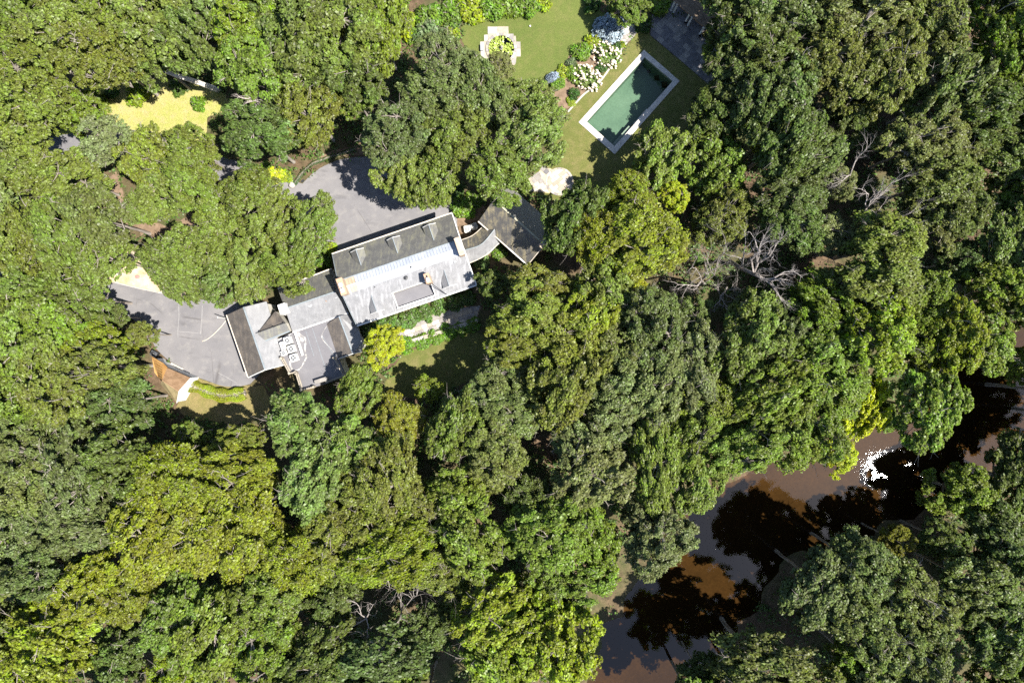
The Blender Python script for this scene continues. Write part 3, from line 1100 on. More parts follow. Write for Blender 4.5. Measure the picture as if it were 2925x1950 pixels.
# cross gable between garage and middle wing
xg = [r3(610, 582, 4.75), r3(962, 458, 4.75), r3(835, 305, 3.75), r3(1020, 560, 4.25), r3(640, 712, 4.25)]
s = MB()
s.slab([xg[0], xg[2], xg[1]], 0.1)
s.build('cross_gable_north', R_BROWN, gar)
s = MB()
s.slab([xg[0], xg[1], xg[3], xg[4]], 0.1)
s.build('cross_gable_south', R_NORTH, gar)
s = MB()
s.wall([xg[4] + Vector((.05, .05, 0)), xg[3] + Vector((-.05, .05, 0)), xg[1], xg[2] + Vector((.1, -.1, 0)), xg[0]], 2.0, [4.12, 4.12, 4.6, 3.6, 4.6])
s.build('cross_gable_wall', STUCCO, gar)
s = MB()
s.bar(xg[4] + Vector((0, -.02, -.06)), xg[3] + Vector((0, -.02, -.06)), .16, .18)
s.build('gutter', LEAD, gar)
s = MB()
s.bar(r3(585, 590, 4.98), r3(965, 455, 5.05), .05, .05)
rail = s.build('ridge_rail', DARK, gar)
for t_ in (.16, .62, .97):
    p = r3(585, 590, 4.7).lerp(r3(965, 455, 4.75), t_)
    s = MB()
    s.box((p.x, p.y, p.z - .05), .12, .12, .5, UA)
    s.build('post', DARK, rail)
for k in range(20):
    p = r3(660, 563, 4.7).lerp(r3(955, 458, 4.75), k / 19)
    s = MB()
    s.box((p.x, p.y, p.z), .03, .03, .3, UA)
    s.build('rail_bar', DARK, rail)

# flat-roofed service wing with terrace
ZF = 3.45
FL = [(1050, 577), (1655, 372), (1835, 842), (1652, 912), (1738, 1138), (1512, 1228), (1190, 1322), (1118, 1092), (1040, 1110), (955, 985), (800, 700)]
flat_c = r3(1350, 850, 0)
flat = empty('flat_roofed_wing', flat_c, 'flat-roofed wing with dark membrane, balustraded terrace and condenser units', 'house wing')
s = MB()
fl_pts = [r3(a, b_, ZF) for a, b_ in FL]
s.slab(fl_pts, 0.15)
memb = s.build('roof_membrane', MEMBRANE, flat)
s = MB()
cf = sum(fl_pts, Vector()) / len(fl_pts)
s.wall([cf + (p - cf) * .965 for p in fl_pts], 0, ZF - .14)
s.build('wall', STUCCO, flat)
for a, b_ in (((1310, 525), (1500, 1110)), ((1225, 560), (1330, 880)), ((1435, 620), (1600, 900))):
    s = MB()
    s.bar(r3(*a, ZF + .006), r3(*b_, ZF + .006), .05, .012)
    s.build('membrane_seam', LEAD, memb)
STAIN = N('mineral_residue')
_n = STAIN.noise(2.5, 5, .7)
_b = STAIN.bsdf((0.42, 0.40, 0.37), .9, .1)
_t = STAIN.n('ShaderNodeBsdfTransparent')
_m = STAIN.n('ShaderNodeMixShader')
STAIN.l(STAIN.ramp(_n, .38, .62), _m.inputs[0])
STAIN.l(_t.outputs[0], _m.inputs[1])
STAIN.l(_b.outputs[0], _m.inputs[2])
STAIN.l(_m.outputs[0], STAIN.out.inputs['Surface'])


def ribbon(pts, wid, z, name, parent, mat, seed=1):
    r_ = random.Random(seed)
    up, dn = [], []
    for i, c in enumerate(pts):
        a, b_ = pts[max(i - 1, 0)], pts[min(i + 1, len(pts) - 1)]
        d = (b_ - a).normalized()
        n = Vector((-d.y, d.x, 0))
        w_ = wid * r_.uniform(.45, 1.3)
        up.append(c + n * w_ / 2)
        dn.append(c - n * w_ / 2)
    mb = MB()
    k = len(up)
    mb.add(up + dn, [(i, i + k, i + k + 1, i + 1) for i in range(k - 1)])
    return mb.build(name, mat, parent)


stain_px = catmull([(1120, 572), (1165, 610), (1212, 645), (1222, 700), (1216, 780), (1222, 850), (1232, 900), (1200, 960), (1160, 1035), (1120, 1060), (1065, 1058), (1035, 1025), (1020, 960), (1005, 905)], 5, False)
ribbon([r3(a, b_, ZF + .008) for a, b_ in stain_px], .17, 0, 'mineral_stain', memb, STAIN.m, 3)
ribbon([r3(a, b_, ZF + .012) for a, b_ in catmull([(1120, 590), (1160, 650), (1195, 690)], 5, False)], .4, 0, 'mineral_stain', memb, STAIN.m, 4)
ribbon([r3(a, b_, ZF + .008) for a, b_ in catmull([(1640, 900), (1560, 800), (1430, 640), (1500, 490)], 5, False)], .07, 0, 'mineral_stain', memb, STAIN.m, 5)
s = MB()
s.bar(r3(1090, 577, ZF + .3), r3(1188, 873, ZF + .3), .2, .5)
s.build('white_duct', WHITE, flat)
s = MB()
s.bar(r3(745, 722, ZF + .12), r3(1040, 597, ZF + .12), .05, .05)
s.tube([r3(a, b_, ZF + .15) for a, b_ in catmull([(760, 712), (815, 720), (870, 690), (910, 648)], 4, False)], .02, 6)
s.build('white_pipe', WHITE, flat)
s = MB()
p = r3(742, 715, ZF + .55)
s.lathe((p.x, p.y, p.z - .3), [(.02, 0), (.14, .08), (.18, .2), (.14, .34), (.03, .4)], 12)
s.build('pipe_hood', WHITE, flat, smooth=True)
# small gable on the flat roof's east side
eg = [r3(1652, 373, 4.6), r3(1828, 845, 4.6), r3(1640, 912, ZF + .03), r3(1492, 470, ZF + .03), r3(1764, 335, ZF + .1), r3(1905, 560, ZF + .05), r3(1948, 700, ZF + .05), r3(1932, 822, ZF + .1)]
s = MB()
s.slab([eg[0], eg[3], eg[2], eg[1]], .06)
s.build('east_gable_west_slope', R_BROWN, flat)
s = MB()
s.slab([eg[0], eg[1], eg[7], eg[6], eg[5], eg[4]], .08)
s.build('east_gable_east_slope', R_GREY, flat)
s = MB()
s.bar(eg[0] + Vector((0, 0, .03)), eg[1] + Vector((0, 0, .03)), .17, .05)
s.build('ridge_cap', LEAD, flat)
s = MB()
s.wall([eg[2] + Vector((0, .15, 0)), eg[7] + Vector((-.2, .15, 0)), eg[6] + Vector((-.3, 0, 0)), eg[4] + Vector((-.2, 0, 0)), eg[3]], 0, [ZF, ZF - .05, ZF - .1, ZF - .05, ZF])
s.add([eg[2] + Vector((0, .1, 0)), eg[7] + Vector((-.1, .1, 0)), eg[1] + Vector((0, .1, -.1))], [(0, 1, 2)])
s.build('east_gable_wall', STUCCO, flat)
s = MB()
s.bar(eg[2] + Vector((0, -.05, 0)), eg[1] + Vector((0, -.05, 0)), .08, .14)
s.bar(eg[1] + Vector((0, -.05, 0)), eg[7] + Vector((0, -.05, 0)), .08, .14)
s.build('rake_board', WHITE, flat)
# balustrades
bal = MB()
bal.lathe((0, 0, 0), [(.05, 0), (.05, .05), (.03, .09), (.055, .22), (.03, .4), (.035, .5), (.05, .53), (.05, .58)], 8)
bal_me = bal.mesh('baluster')
bal_me.materials.append(STONE_B)
for run in ([(935, 905), (1040, 1100), (1112, 1085)], [(1122, 1098), (1188, 1312), (1345, 1272)], [(1605, 905), (1722, 1128), (1515, 1205)]):
    pts = [r3(a, b_, ZF) for a, b_ in run]
    hm = MB()
    for a, b_ in zip(pts, pts[1:]):
        hm.bar(a + Vector((0, 0, .74)), b_ + Vector((0, 0, .74)), .12, .1)
        hm.bar(a + Vector((0, 0, .06)), b_ + Vector((0, 0, .06)), .18, .1)
    br = hm.build('balustrade', STONE_C, flat)
    for a, b_ in zip(pts, pts[1:]):
        L = (b_ - a).length
        n = int(L / .24)
        for k in range(1, n):
            o = bpy.data.objects.new('baluster', bal_me)
            pp = a.lerp(b_, k / n)
            o.location = Vector((pp.x, pp.y, ZF + .1)) - origin_of(br)
            link(o, br)
    for p in pts:
        pm_ = MB()
        pm_.box((p.x, p.y, ZF), .22, .22, .84, UA)
        pm_.box((p.x, p.y, ZF + .84), .27, .27, .06, UA)
        pm_.build('pedestal', STONE_C, br)
s = MB()
s.bar(r3(1350, 1215, ZF + .42), r3(1505, 1165, ZF + .42), .5, .84)
s.build('parapet_block', STONE, flat)


def condenser(p, size, hgt, label, group, rect=False, round_top=False, ang=UA):
    root = empty('air_conditioner', p, label, 'air conditioner', group, ang)
    o = origin_of(root)
    def put(mb, nm, mt, par=root, **k):
        me = mb.mesh(nm)
        me.materials.append(mt)
        ob = bpy.data.objects.new(nm, me)
        if k.get('bevel'):
            md = ob.modifiers.new('bevel', 'BEVEL')
            md.width = k['bevel']
            md.segments = 2
        return link(ob, par)
    b = MB()
    if rect:
        b.box((0, 0, .05), size * .55, size, hgt, 0)
        put(b, 'housing', WHITE, bevel=.02)
        b = MB()
        b.box((.04, 0, hgt + .052), size * .1, size * .55, .012, 0)
        put(b, 'vent_slot', DARK)
        return root
    b.box((0, 0, .05), size, size, hgt, 0)
    hs = put(b, 'housing', WHITE, bevel=.05 if not round_top else .16)
    b = MB()
    rr = size * .36
    b.lathe((0, 0, hgt + .05), [(rr, 0), (rr, .012)], 24)
    put(b, 'fan_well', GREYMETAL if round_top else DARK)
    b = MB()
    for k in range(4):
        a = k * math.pi / 2 + .4
        q = [(math.cos(a) * .05, math.sin(a) * .05, hgt + .075), (math.cos(a - .25) * rr * .9, math.sin(a - .25) * rr * .9, hgt + .07),
             (math.cos(a + .3) * rr * .9, math.sin(a + .3) * rr * .9, hgt + .09), (math.cos(a + .9) * .05, math.sin(a + .9) * .05, hgt + .08)]
        b.slab(q, .01)
    put(b, 'fan_blades', GREYMETAL)
    b = MB()
    b.lathe((0, 0, hgt + .09), [(rr * .32, 0), (rr * .32, .03)], 14)
    put(b, 'fan_hub', GREYMETAL)
    b = MB()
    for q in (.62, .82, 1.0):
        ring = [(math.cos(k * math.pi / 12) * rr * q, math.sin(k * math.pi / 12) * rr * q, hgt + .11) for k in range(25)]
        b.tube(ring, .008, 4, False)
    for k in range(6):
        a = k * math.pi / 6
        b.tube([(math.cos(a) * rr, math.sin(a) * rr, hgt + .11), (-math.cos(a) * rr, -math.sin(a) * rr, hgt + .11)], .006, 4, False)
    put(b, 'fan_grille', GREYMETAL)
    return root


G_AC = 'condenser units on the flat roof'
condenser(r3(1015, 682, ZF + .03), .92, .75, 'white rooftop condenser with round fan, topmost of the flat-roof cluster', G_AC)
condenser(r3(1062, 788, ZF + .03), .92, .75, 'white rooftop condenser, middle one of the right-hand column', G_AC)
condenser(r3(1092, 902, ZF + .03), .95, .75, 'white rooftop condenser, lowest of the flat-roof cluster', G_AC)
condenser(r3(963, 842, ZF + .03), .66, .65, 'smaller white rooftop condenser left of the column of three', G_AC)
condenser(r3(950, 748, ZF + .03), 1.0, .7, 'narrow white box unit with a dark slot among the condensers', G_AC, rect=True)
condenser(r4(482, 540, .06), .95, .8, 'left white condenser on leaf litter beside the curved passage', 'ground condenser units', False, True, R(10))
condenser(r4(590, 497, .06), .85, .8, 'right white condenser on leaf litter beside the curved passage', 'ground condenser units', False, True, R(20))

# curved passage to the pavilion
nn = catmull([(375, 705), (560, 630), (735, 480)], 8, False)
rr_ = catmull([(432, 865), (700, 770), (912, 530)], 8, False)
ss = catmull([(505, 1072), (750, 955), (992, 745)], 8, False)
cp = empty('curved_passage', r4(700, 770, 0), 'curved grey-roofed passage linking the main house to the pavilion', 'passage')
ZP, ZPR = 2.9, 4.1
for nm, ea, mt in (('north_roof_slope', nn, R_LICHEN), ('south_roof_slope', ss, R_GREY)):
    mb = MB()
    for i in range(len(rr_) - 1):
        a, b_, c_, d_ = r4(*rr_[i], ZPR), r4(*rr_[i + 1], ZPR), r4(*ea[i + 1], ZP), r4(*ea[i], ZP)
        mb.add([a, b_, c_, d_], [(0, 1, 2, 3)] if nm[0] == 'n' else [(3, 2, 1, 0)])
        dn = Vector((0, 0, .1))
        mb.add([d_, c_, c_ - dn, d_ - dn], [(0, 1, 2, 3)])
    mb.build(nm, mt, cp)
    mb = MB()
    mb.tube([r4(*q, ZP - .03) for q in ea], .06, 6)
    mb.build('gutter', CREAM, cp)
mb = MB()
mb.tube([r4(*q, ZPR + .02) for q in rr_], .07, 6)
mb.build('ridge_cap', LEAD, cp)
mb = MB()
fpn = [r4(*nn[i], ZP) * .85 + r4(*rr_[i], ZP) * .15 for i in range(len(nn))]
fps = [r4(*ss[i], ZP) * .88 + r4(*rr_[i], ZP) * .12 for i in range(len(ss))]
mb.wall(fpn + fps[::-1], 0, ZP - .12)
mb.build('wall', STUCCO, cp)

# pavilion
ZV, ZVR = 3.6, 6.0
pv = [r4(655, 400, ZV), r4(1445, 1100, ZV), r4(1945, 540, ZV)]
pv.append(pv[0] + pv[2] - pv[1])
pav = empty('garden_pavilion', (pv[0] + pv[2]) / 2 - Vector((0, 0, ZV)), 'gabled pavilion with dark lichen-streaked roof, half in tree shade', 'pavilion')
rw = (pv[0] + pv[3]) / 2 + Vector((0, 0, ZVR - ZV))
re = (pv[1] + pv[2]) / 2 + Vector((0, 0, ZVR - ZV))
s = MB()
s.slab([pv[0], pv[1], re, rw], .1)
s.build('southwest_roof_slope', R_LICHEN, pav)
s = MB()
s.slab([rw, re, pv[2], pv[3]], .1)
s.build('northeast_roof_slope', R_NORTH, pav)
s = MB()
s.bar(rw + Vector((0, 0, .03)), re + Vector((0, 0, .03)), .2, .06)
s.build('ridge_cap', simple('mossy_ridge', (0.32, 0.3, 0.2), (0.45, 0.43, 0.33), 3), pav)
s = MB()
cv = (pv[0] + pv[2]) / 2
ins = [cv + (p - cv) * .93 for p in pv]
s.wall(ins, 0, ZV - .08)
for a, b_, c_ in ((ins[0], ins[3], rw), (ins[1], ins[2], re)):
    s.add([a - Vector((0, 0, .1)), b_ - Vector((0, 0, .1)), cv + (c_ - cv) * .93 - Vector((0, 0, .0))], [(0, 1, 2)])
s.build('wall', STUCCO, pav)
pd_ = (pv[1] - pv[0]).normalized()
pn_ = Vector((-pd_.y, pd_.x, 0))
for t0, t1, mt in ((0.0, .2, CREAM), (.34, .62, CREAM), (.62, 1.0, WHITE)):
    s = MB()
    s.bar(pv[0].lerp(pv[1], t0) - pn_ * .07, pv[0].lerp(pv[1], t1) - pn_ * .07, .14, .12)
    s.build('gutter', mt, pav)
s = MB()
s.bar(pv[1], re, .1, .14)
s.bar(re, pv[2], .1, .14)
s.build('rake_board', CREAM, pav)
pc = r4(1712, 738, 6.9)
chimney(pav, pc, 1.5, .62, 3.6, 6.8, math.atan2(-pn_.y, -pn_.x), BRICK, (), capm=BRICK)
s = MB()
s.box((pc.x, pc.y, 6.9), .5, .42, .25, math.atan2(-pn_.y, -pn_.x), .8)
s.build('flue_hood', METAL, pav)

# shed
rs = local(400, 980, 4.48)
ZH, ZHR = 2.5, 4.1
sh = dict(a=rs(350, 312, ZH), b=rs(648, 442, ZH), c=rs(497, 612, ZHR), d=rs(285, 470, ZHR), e=rs(470, 757, ZH), f=rs(262, 520, ZH), g=rs(150, 168, ZH), h=rs(285, 245, ZHR - .5), i=rs(185, 372, ZH), j=rs(240, 445, ZH))
shed = empty('shed', sh['d'] - Vector((0, 0, ZHR)), 'small shed with orange-brown cedar roof and bright white gable wall', 'shed')


def courses(parent, quad, n, mat, name='shingle_course', th=.05):
    """rows of roof boards: quad = eave a, eave b, ridge b, ridge a"""
    a, b_, c_, d_ = quad
    for k in range(n):
        t0, t1 = k / n, (k + 1.12) / n
        mb = MB()
        up = Vector((0, 0, .03))
        q = [a.lerp(d_, t0) + up, b_.lerp(c_, t0) + up, b_.lerp(c_, min(t1, 1)), a.lerp(d_, min(t1, 1))]
        mb.slab(q, th)
        mb.build(name, mat, parent)


s = MB()
s.slab([sh['a'], sh['b'], sh['c'], sh['d']], .08)
ne = s.build('northeast_roof_slope', CEDAR_B, shed)
courses(ne, (sh['a'] + Vector((0, 0, .05)), sh['b'] + Vector((0, 0, .05)), sh['c'] + Vector((0, 0, .05)), sh['d'] + Vector((0, 0, .05))), 9, CEDAR_B)
s = MB()
s.slab([sh['f'], sh['d'], sh['c'], sh['e']], .08)
sw = s.build('southwest_roof_slope', CEDAR_O, shed)
up5 = Vector((0, 0, .05))
# boards run down this slope
for k in range(9):
    t0, t1 = k / 9 + .006, (k + 1) / 9 - .006
    mb = MB()
    mb.slab([sh['d'].lerp(sh['c'], t0) + up5, sh['d'].lerp(sh['c'], t1) + up5, sh['f'].lerp(sh['e'], t1) + up5, sh['f'].lerp(sh['e'], t0) + up5], .04)
    mb.build('roof_board', CEDAR_O, sw)
s = MB()
s.slab([sh['g'], sh['h'], sh['d'], sh['j'], sh['i']], .08)
nw = s.build('northwest_roof_slope', CEDAR, shed)
for k in range(7):
    t0, t1 = k / 7 + .008, (k + 1) / 7 - .008
    mb = MB()
    mb.slab([sh['h'].lerp(sh['d'], t0) + up5, sh['h'].lerp(sh['d'], t1) + up5, sh['g'].lerp(sh['j'], t1) + up5, sh['g'].lerp(sh['j'], t0) + up5], .04)
    mb.build('roof_board', CEDAR, nw)
s = MB()
s.slab([sh['g'], sh['a'], sh['d'], sh['h']], .08)
s.build('north_roof_slope', CEDAR, shed)
s = MB()
s.bar(sh['d'] + up5 * 1.4, sh['c'] + up5 * 1.4, .14, .06)
s.build('ridge_cap', CEDAR_B, shed)
s = MB()
k9 = lambda p, t=.92: (sh['d'] * .5 + sh['c'] * .5) + (p - (sh['d'] * .5 + sh['c'] * .5)) * t
fp = [k9(sh['a']), k9(sh['b'], .97), k9(sh['e'], .97), k9(sh['f'])]
fp = [Vector((p.x, p.y, 0)) for p in fp]
s.wall(fp, 0, ZH - .08)
cc = k9(sh['c'], .97)
s.add([Vector((fp[1].x, fp[1].y, ZH - .1)), Vector((fp[2].x, fp[2].y, ZH - .1)), Vector((cc.x, cc.y, ZHR - .1))], [(0, 1, 2)])
s.build('gable_wall', WHITE, shed)
s = MB()
fp2 = [Vector((p.x, p.y, 0)) for p in (k9(sh['g']), k9(sh['a'], .9), k9(sh['d'], .9), k9(sh['j'], .9))]
s.wall(fp2, 0, ZH - .1)
s.build('wall', WHITE, shed)
s = MB()
s.bar(sh['b'] + Vector((.03, -.03, .02)), sh['c'] + Vector((.03, -.03, .02)), .07, .12)
s.bar(sh['c'] + Vector((.03, -.03, .02)), sh['e'] + Vector((.03, -.03, .02)), .07, .12)
s.build('rake_board', WHITE, shed)
s = MB()
s.bar(sh['g'] + Vector((.05, .05, -.05)), sh['a'] + Vector((.05, .05, -.05)), .1, .1)
s.bar(sh['a'] + Vector((.05, .05, -.05)), sh['b'] + Vector((.05, .05, -.05)), .1, .1)
s.build('gutter', DARK, shed)


# ------------------------------------------------------------------ paving and garden things
def clip_convex(poly, clip):
    """Sutherland-Hodgman; both lists of (x, y), clip counter-clockwise and convex"""
    out = poly
    n = len(clip)
    for i in range(n):
        a, b_ = clip[i], clip[(i + 1) % n]
        inp, out = out, []
        if not inp:
            return []
        def side(p):
            return (b_[0] - a[0]) * (p[1] - a[1]) - (b_[1] - a[1]) * (p[0] - a[0])
        for j in range(len(inp)):
            p, q = inp[j - 1], inp[j]
            sp, sq = side(p), side(q)
            if sq >= 0:
                if sp < 0:
                    t_ = sp / (sp - sq)
                    out.append((p[0] + (q[0] - p[0]) * t_, p[1] + (q[1] - p[1]) * t_))
                out.append(q)
            elif sp >= 0:
                t_ = sp / (sp - sq)
                out.append((p[0] + (q[0] - p[0]) * t_, p[1] + (q[1] - p[1]) * t_))
    return out


def poly_area(p):
    return .5 * sum(p[i][0] * p[(i + 1) % len(p)][1] - p[(i + 1) % len(p)][0] * p[i][1] for i in range(len(p)))


def flagstones(parent, outline, z, ang, lo, hi, row, mats, seed, gap=.03, th=.06):
    """random-length stones in rows, clipped to a convex outline (world coordinates)"""
    r_ = random.Random(seed)
    pts = [(p[0], p[1]) for p in outline]
    if poly_area(pts) < 0:
        pts = pts[::-1]
    ca, sa = math.cos(ang), math.sin(ang)
    L = [(x * ca + y * sa, -x * sa + y * ca) for x, y in pts]
    x0, x1 = min(p[0] for p in L), max(p[0] for p in L)
    y0, y1 = min(p[1] for p in L), max(p[1] for p in L)
    y = y0
    while y < y1:
        h = row * r_.uniform(.8, 1.2)
        x = x0 - r_.uniform(0, hi)
        while x < x1:
            w_ = r_.uniform(lo, hi)
            q = [(x + gap / 2, y + gap / 2), (x + w_ - gap / 2, y + gap / 2), (x + w_ - gap / 2, y + h - gap / 2), (x + gap / 2, y + h - gap / 2)]
            q = [(a * ca - b_ * sa, a * sa + b_ * ca) for a, b_ in q]
            c = clip_convex(q, pts)
            if len(c) > 2 and abs(poly_area(c)) > .03:
                mb = MB()
                mb.slab([Vector((a, b_, z + r_.uniform(-.006, .006))) if False else Vector((a, b_, z)) for a, b_ in c], th)
                o = mb.build('flagstone', r_.choice(mats), parent)
                o.location.z += r_.uniform(-.008, .008)
            x += w_
        y += h


# round flagstone patio south-west of the pool
pc_ = P(1598, 519, 0)
pr = 40 * H / F
rp = empty('round_patio', pc_, 'round pale flagstone patio on the lawn south of the pool', 'patio')
disc = [(pc_.x + (pr - .28) * math.cos(k * math.pi / 24), pc_.y + (pr - .28) * math.sin(k * math.pi / 24)) for k in range(48)]
mb = MB()
mb.slab([Vector((pc_.x + pr * math.cos(k * math.pi / 24), pc_.y + pr * math.sin(k * math.pi / 24), .035)) for k in range(48)], .06)
path_px = [(1538, 492), (1556, 470), (1585, 490), (1570, 552), (1535, 548), (1490, 545), (1495, 520)]
mb.slab([P(a, b_, .037) for a, b_ in path_px], .06)
mb.build('mortar_bed', SAND, rp)
flagstones(rp, disc, .075, R(38), .5, 1.0, .52, [STONE_B, STONE_B, STONE_C, STONE, COPING], 4)
for k in range(22):
    a0, a1 = 2 * math.pi * k / 22 + .01, 2 * math.pi * (k + 1) / 22 - .01
    q = [(pc_.x + r_ * math.cos(a), pc_.y + r_ * math.sin(a)) for r_, a in ((pr - .25, a0), (pr, a0), (pr, (a0 + a1) / 2), (pr, a1), (pr - .25, a1))]
    mb = MB()
    mb.slab([Vector((x, y, .08 + rnd.uniform(-.005, .005))) for x, y in q], .06)
    mb.build('edging_stone', rnd.choice([STONE, STONE_B, STONE_C]), rp)
flagstones(rp, [P(a, b_, 0) for a, b_ in ((1495, 520), (1540, 490), (1556, 520), (1566, 548), (1535, 548), (1490, 545))], .074, R(38), .5, 1.0, .52, [STONE_B, STONE_C, STONE], 5)
flagstones(rp, [P(a, b_, 0) for a, b_ in ((1540, 482), (1553, 470), (1572, 488), (1560, 500))], .078, R(-40), .6, 1.0, .6, [STONE, STONE_D], 6)

# south terrace of the house
TER = [(1127, 928), (1193, 911), (1240, 892), (1340, 872), (1375, 876), (1362, 912), (1140, 980)]
tr_ = empty('south_terrace', P(1240, 930, 0), 'shaded grey flagstone terrace below the south eaves', 'terrace')
mb = MB()
mb.slab([P(a, b_, .06) for a, b_ in TER], .08)
mb.build('mortar_bed', SOIL, tr_)
flagstones(tr_, [P(a, b_, 0) for a, b_ in ((1130, 930), (1240, 893), (1372, 872), (1360, 912), (1142, 978))], .1, UA, .5, 1.1, .55, [STONE, STONE_B, STONE_C, STONE], 9)
rwall = empty('terrace_wall', P(1245, 948, 0), 'low stone retaining wall along the edge of the south terrace', 'wall')
A_, B_ = P(1143, 985, 0), P(1365, 915, 0)
nst = 13
for k in range(nst):
    a, b_ = A_.lerp(B_, k / nst + .002), A_.lerp(B_, (k + 1) / nst - .002)
    mb = MB()
    hh = .5 + rnd.uniform(-.008, .008)
    mb.bar(a + Vector((0, 0, hh / 2)), b_ + Vector((0, 0, hh / 2)), .5, hh)
    mb.build('wall_stone', rnd.choice([STONE, STONE_B, STONE_C]), rwall)

# pool-house terrace
z2 = local(1840, 0, 4.48)
pt_px = [(100, 190), (78, 450), (500, 805), (820, 1080), (1080, 800), (800, 520), (300, 110), (240, 40)]
pt_ = empty('pool_terrace', z2(450, 560, 0), 'dark slate-grey flagstone terrace above the pool, dappled by trees', 'terrace')
mb = MB()
mb.slab([z2(a, b_, .045) for a, b_ in pt_px], .07)
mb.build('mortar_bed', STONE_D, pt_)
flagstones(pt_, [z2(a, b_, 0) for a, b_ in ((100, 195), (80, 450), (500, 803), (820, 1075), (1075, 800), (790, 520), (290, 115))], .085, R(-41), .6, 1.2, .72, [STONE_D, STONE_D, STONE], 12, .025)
ph = empty('pool_house', z2(560, 100, 0), 'pool house loggia with white columns and brown shingle roof at top edge', 'pool house')
mb = MB()
mb.slab([z2(a, b_, .16) for a, b_ in ((285, 115), (700, 470), (980, 170), (560, -190))], .2)
mb.build('floor', STONE_D, ph)
rf = [z2(372, 8, 2.5), z2(772, 358, 2.5), z2(1080, 20, 3.9), z2(680, -330, 3.9)]
mb = MB()
mb.slab(rf, .14)
prf = mb.build('roof', CEDAR_B, ph)
courses(prf, (rf[0] + Vector((0, 0, .04)), rf[1] + Vector((0, 0, .04)), rf[2] + Vector((0, 0, .04)), rf[3] + Vector((0, 0, .04))), 12, simple('weathered_shingle', (0.13, 0.1, 0.075), (0.24, 0.18, 0.13), 2.0, .9, .15, .6, 0, .3))
for X_, Y_ in ((345, 130), (378, 160), (525, 288), (560, 322), (705, 450)):
    p = z2(X_, Y_, .16)
    c = MB()
    c.lathe((p.x, p.y, .16), [(.17, 0), (.17, .08), (.13, .12), (.12, 1.2), (.1, 2.05), (.14, 2.1), (.17, 2.2), (.17, 2.34)], 12)
    c.build('column', WHITE, ph)
mb = MB()
bk = [z2(500, -130, .16), z2(900, 230, .16), z2(980, 160, .16), z2(580, -200, .16)]
mb.wall(bk, .1, 2.6)
mb.build('back_wall', STUCCO, ph)
for X_, Y_, lab in ((522, 308, 'black round planter urn at the foot of the pool-house columns'), (703, 478, 'dark round planter by the last pool-house column')):
    p = z2(X_, Y_, .1)
    u = empty('planter', p, lab, 'planter', 'planters by the pool house')
    mb = MB()
    mb.lathe(p, [(.14, 0), (.2, .2), (.24, .42), (.26, .46), (.21, .46), (.19, .38)], 16)
    mb.build('pot', STONE_D, u)
    mb = MB()
    mb.lathe(p + Vector((0, 0, .36)), [(.2, 0), (.2, .02)], 16)
    mb.build('soil', DARK, u)

# half-round garden steps
scn_ = P(1774, 70, 0)
stp = empty('garden_steps', scn_, 'half-round stone steps beside the blue spruce', 'steps')
for k, (rad, z) in enumerate(((2.0, .17), (1.62, .32), (1.25, .47), (.88, .62))):
    n = 9
    for j in range(n):
        a0, a1 = R(-112) + R(150) * j / n + .008, R(-112) + R(150) * (j + 1) / n - .008
        q = [(scn_.x + rr2 * math.cos(a), scn_.y + rr2 * math.sin(a)) for rr2, a in ((max(rad - .5, .05), a0), (rad, a0), (rad, (a0 + a1) / 2), (rad, a1), (max(rad - .5, .05), a1))]
        mb = MB()
        mb.slab([Vector((x, y, z + rnd.uniform(-.004, .004))) for x, y in q], .17)
        mb.build('step_stone', [STONE, STONE_B, COPING, STONE_B][k], stp)
mb = MB()
mb.slab([P(a, b_, .06) for a, b_ in ((1762, 114), (1792, 122), (1806, 112), (1825, 86), (1812, 62), (1775, 70))], .08)
pad = mb.build('landing', SOIL, stp)
flagstones(stp, [P(a, b_, 0) for a, b_ in ((1762, 114), (1792, 122), (1806, 112), (1825, 86), (1812, 62), (1775, 72))], .1, R(50), .45, .9, .5, [STONE, STONE_B], 31)
stripe('stone_edging', catmull([(1792, 120), (1778, 138), (1764, 158), (1752, 178), (1735, 205), (1708, 240), (1670, 268), (1640, 300), (1622, 320)], 4, False), 5.0, .06, STONE_B,
       'narrow pale stone edging between shrub border and pool lawn', 'edging')

# lily pond
pond = empty('lily_pond', POND_C, 'round stone-rimmed lily pond full of green lily pads', 'pond')
zp = local(1350, 60, 5.6)
PAD = [(240, 130), (390, 92), (572, 92), (575, 205), (655, 208), (655, 240), (690, 242), (697, 332), (765, 335), (770, 572), (702, 572), (690, 680), (600, 790), (300, 790), (270, 780), (205, 740), (192, 612), (130, 600), (120, 335), (185, 328), (182, 225), (245, 218)]
hole = [(1432 + 38.5 * math.cos(a * math.pi / 16), 140 + 38.5 * math.sin(a * math.pi / 16)) for a in range(32)]
sheet('paving_bed', [(1350 + a / 5.6, 60 + b_ / 5.6) for a, b_ in PAD], .06, STONE_C, [hole], pond)
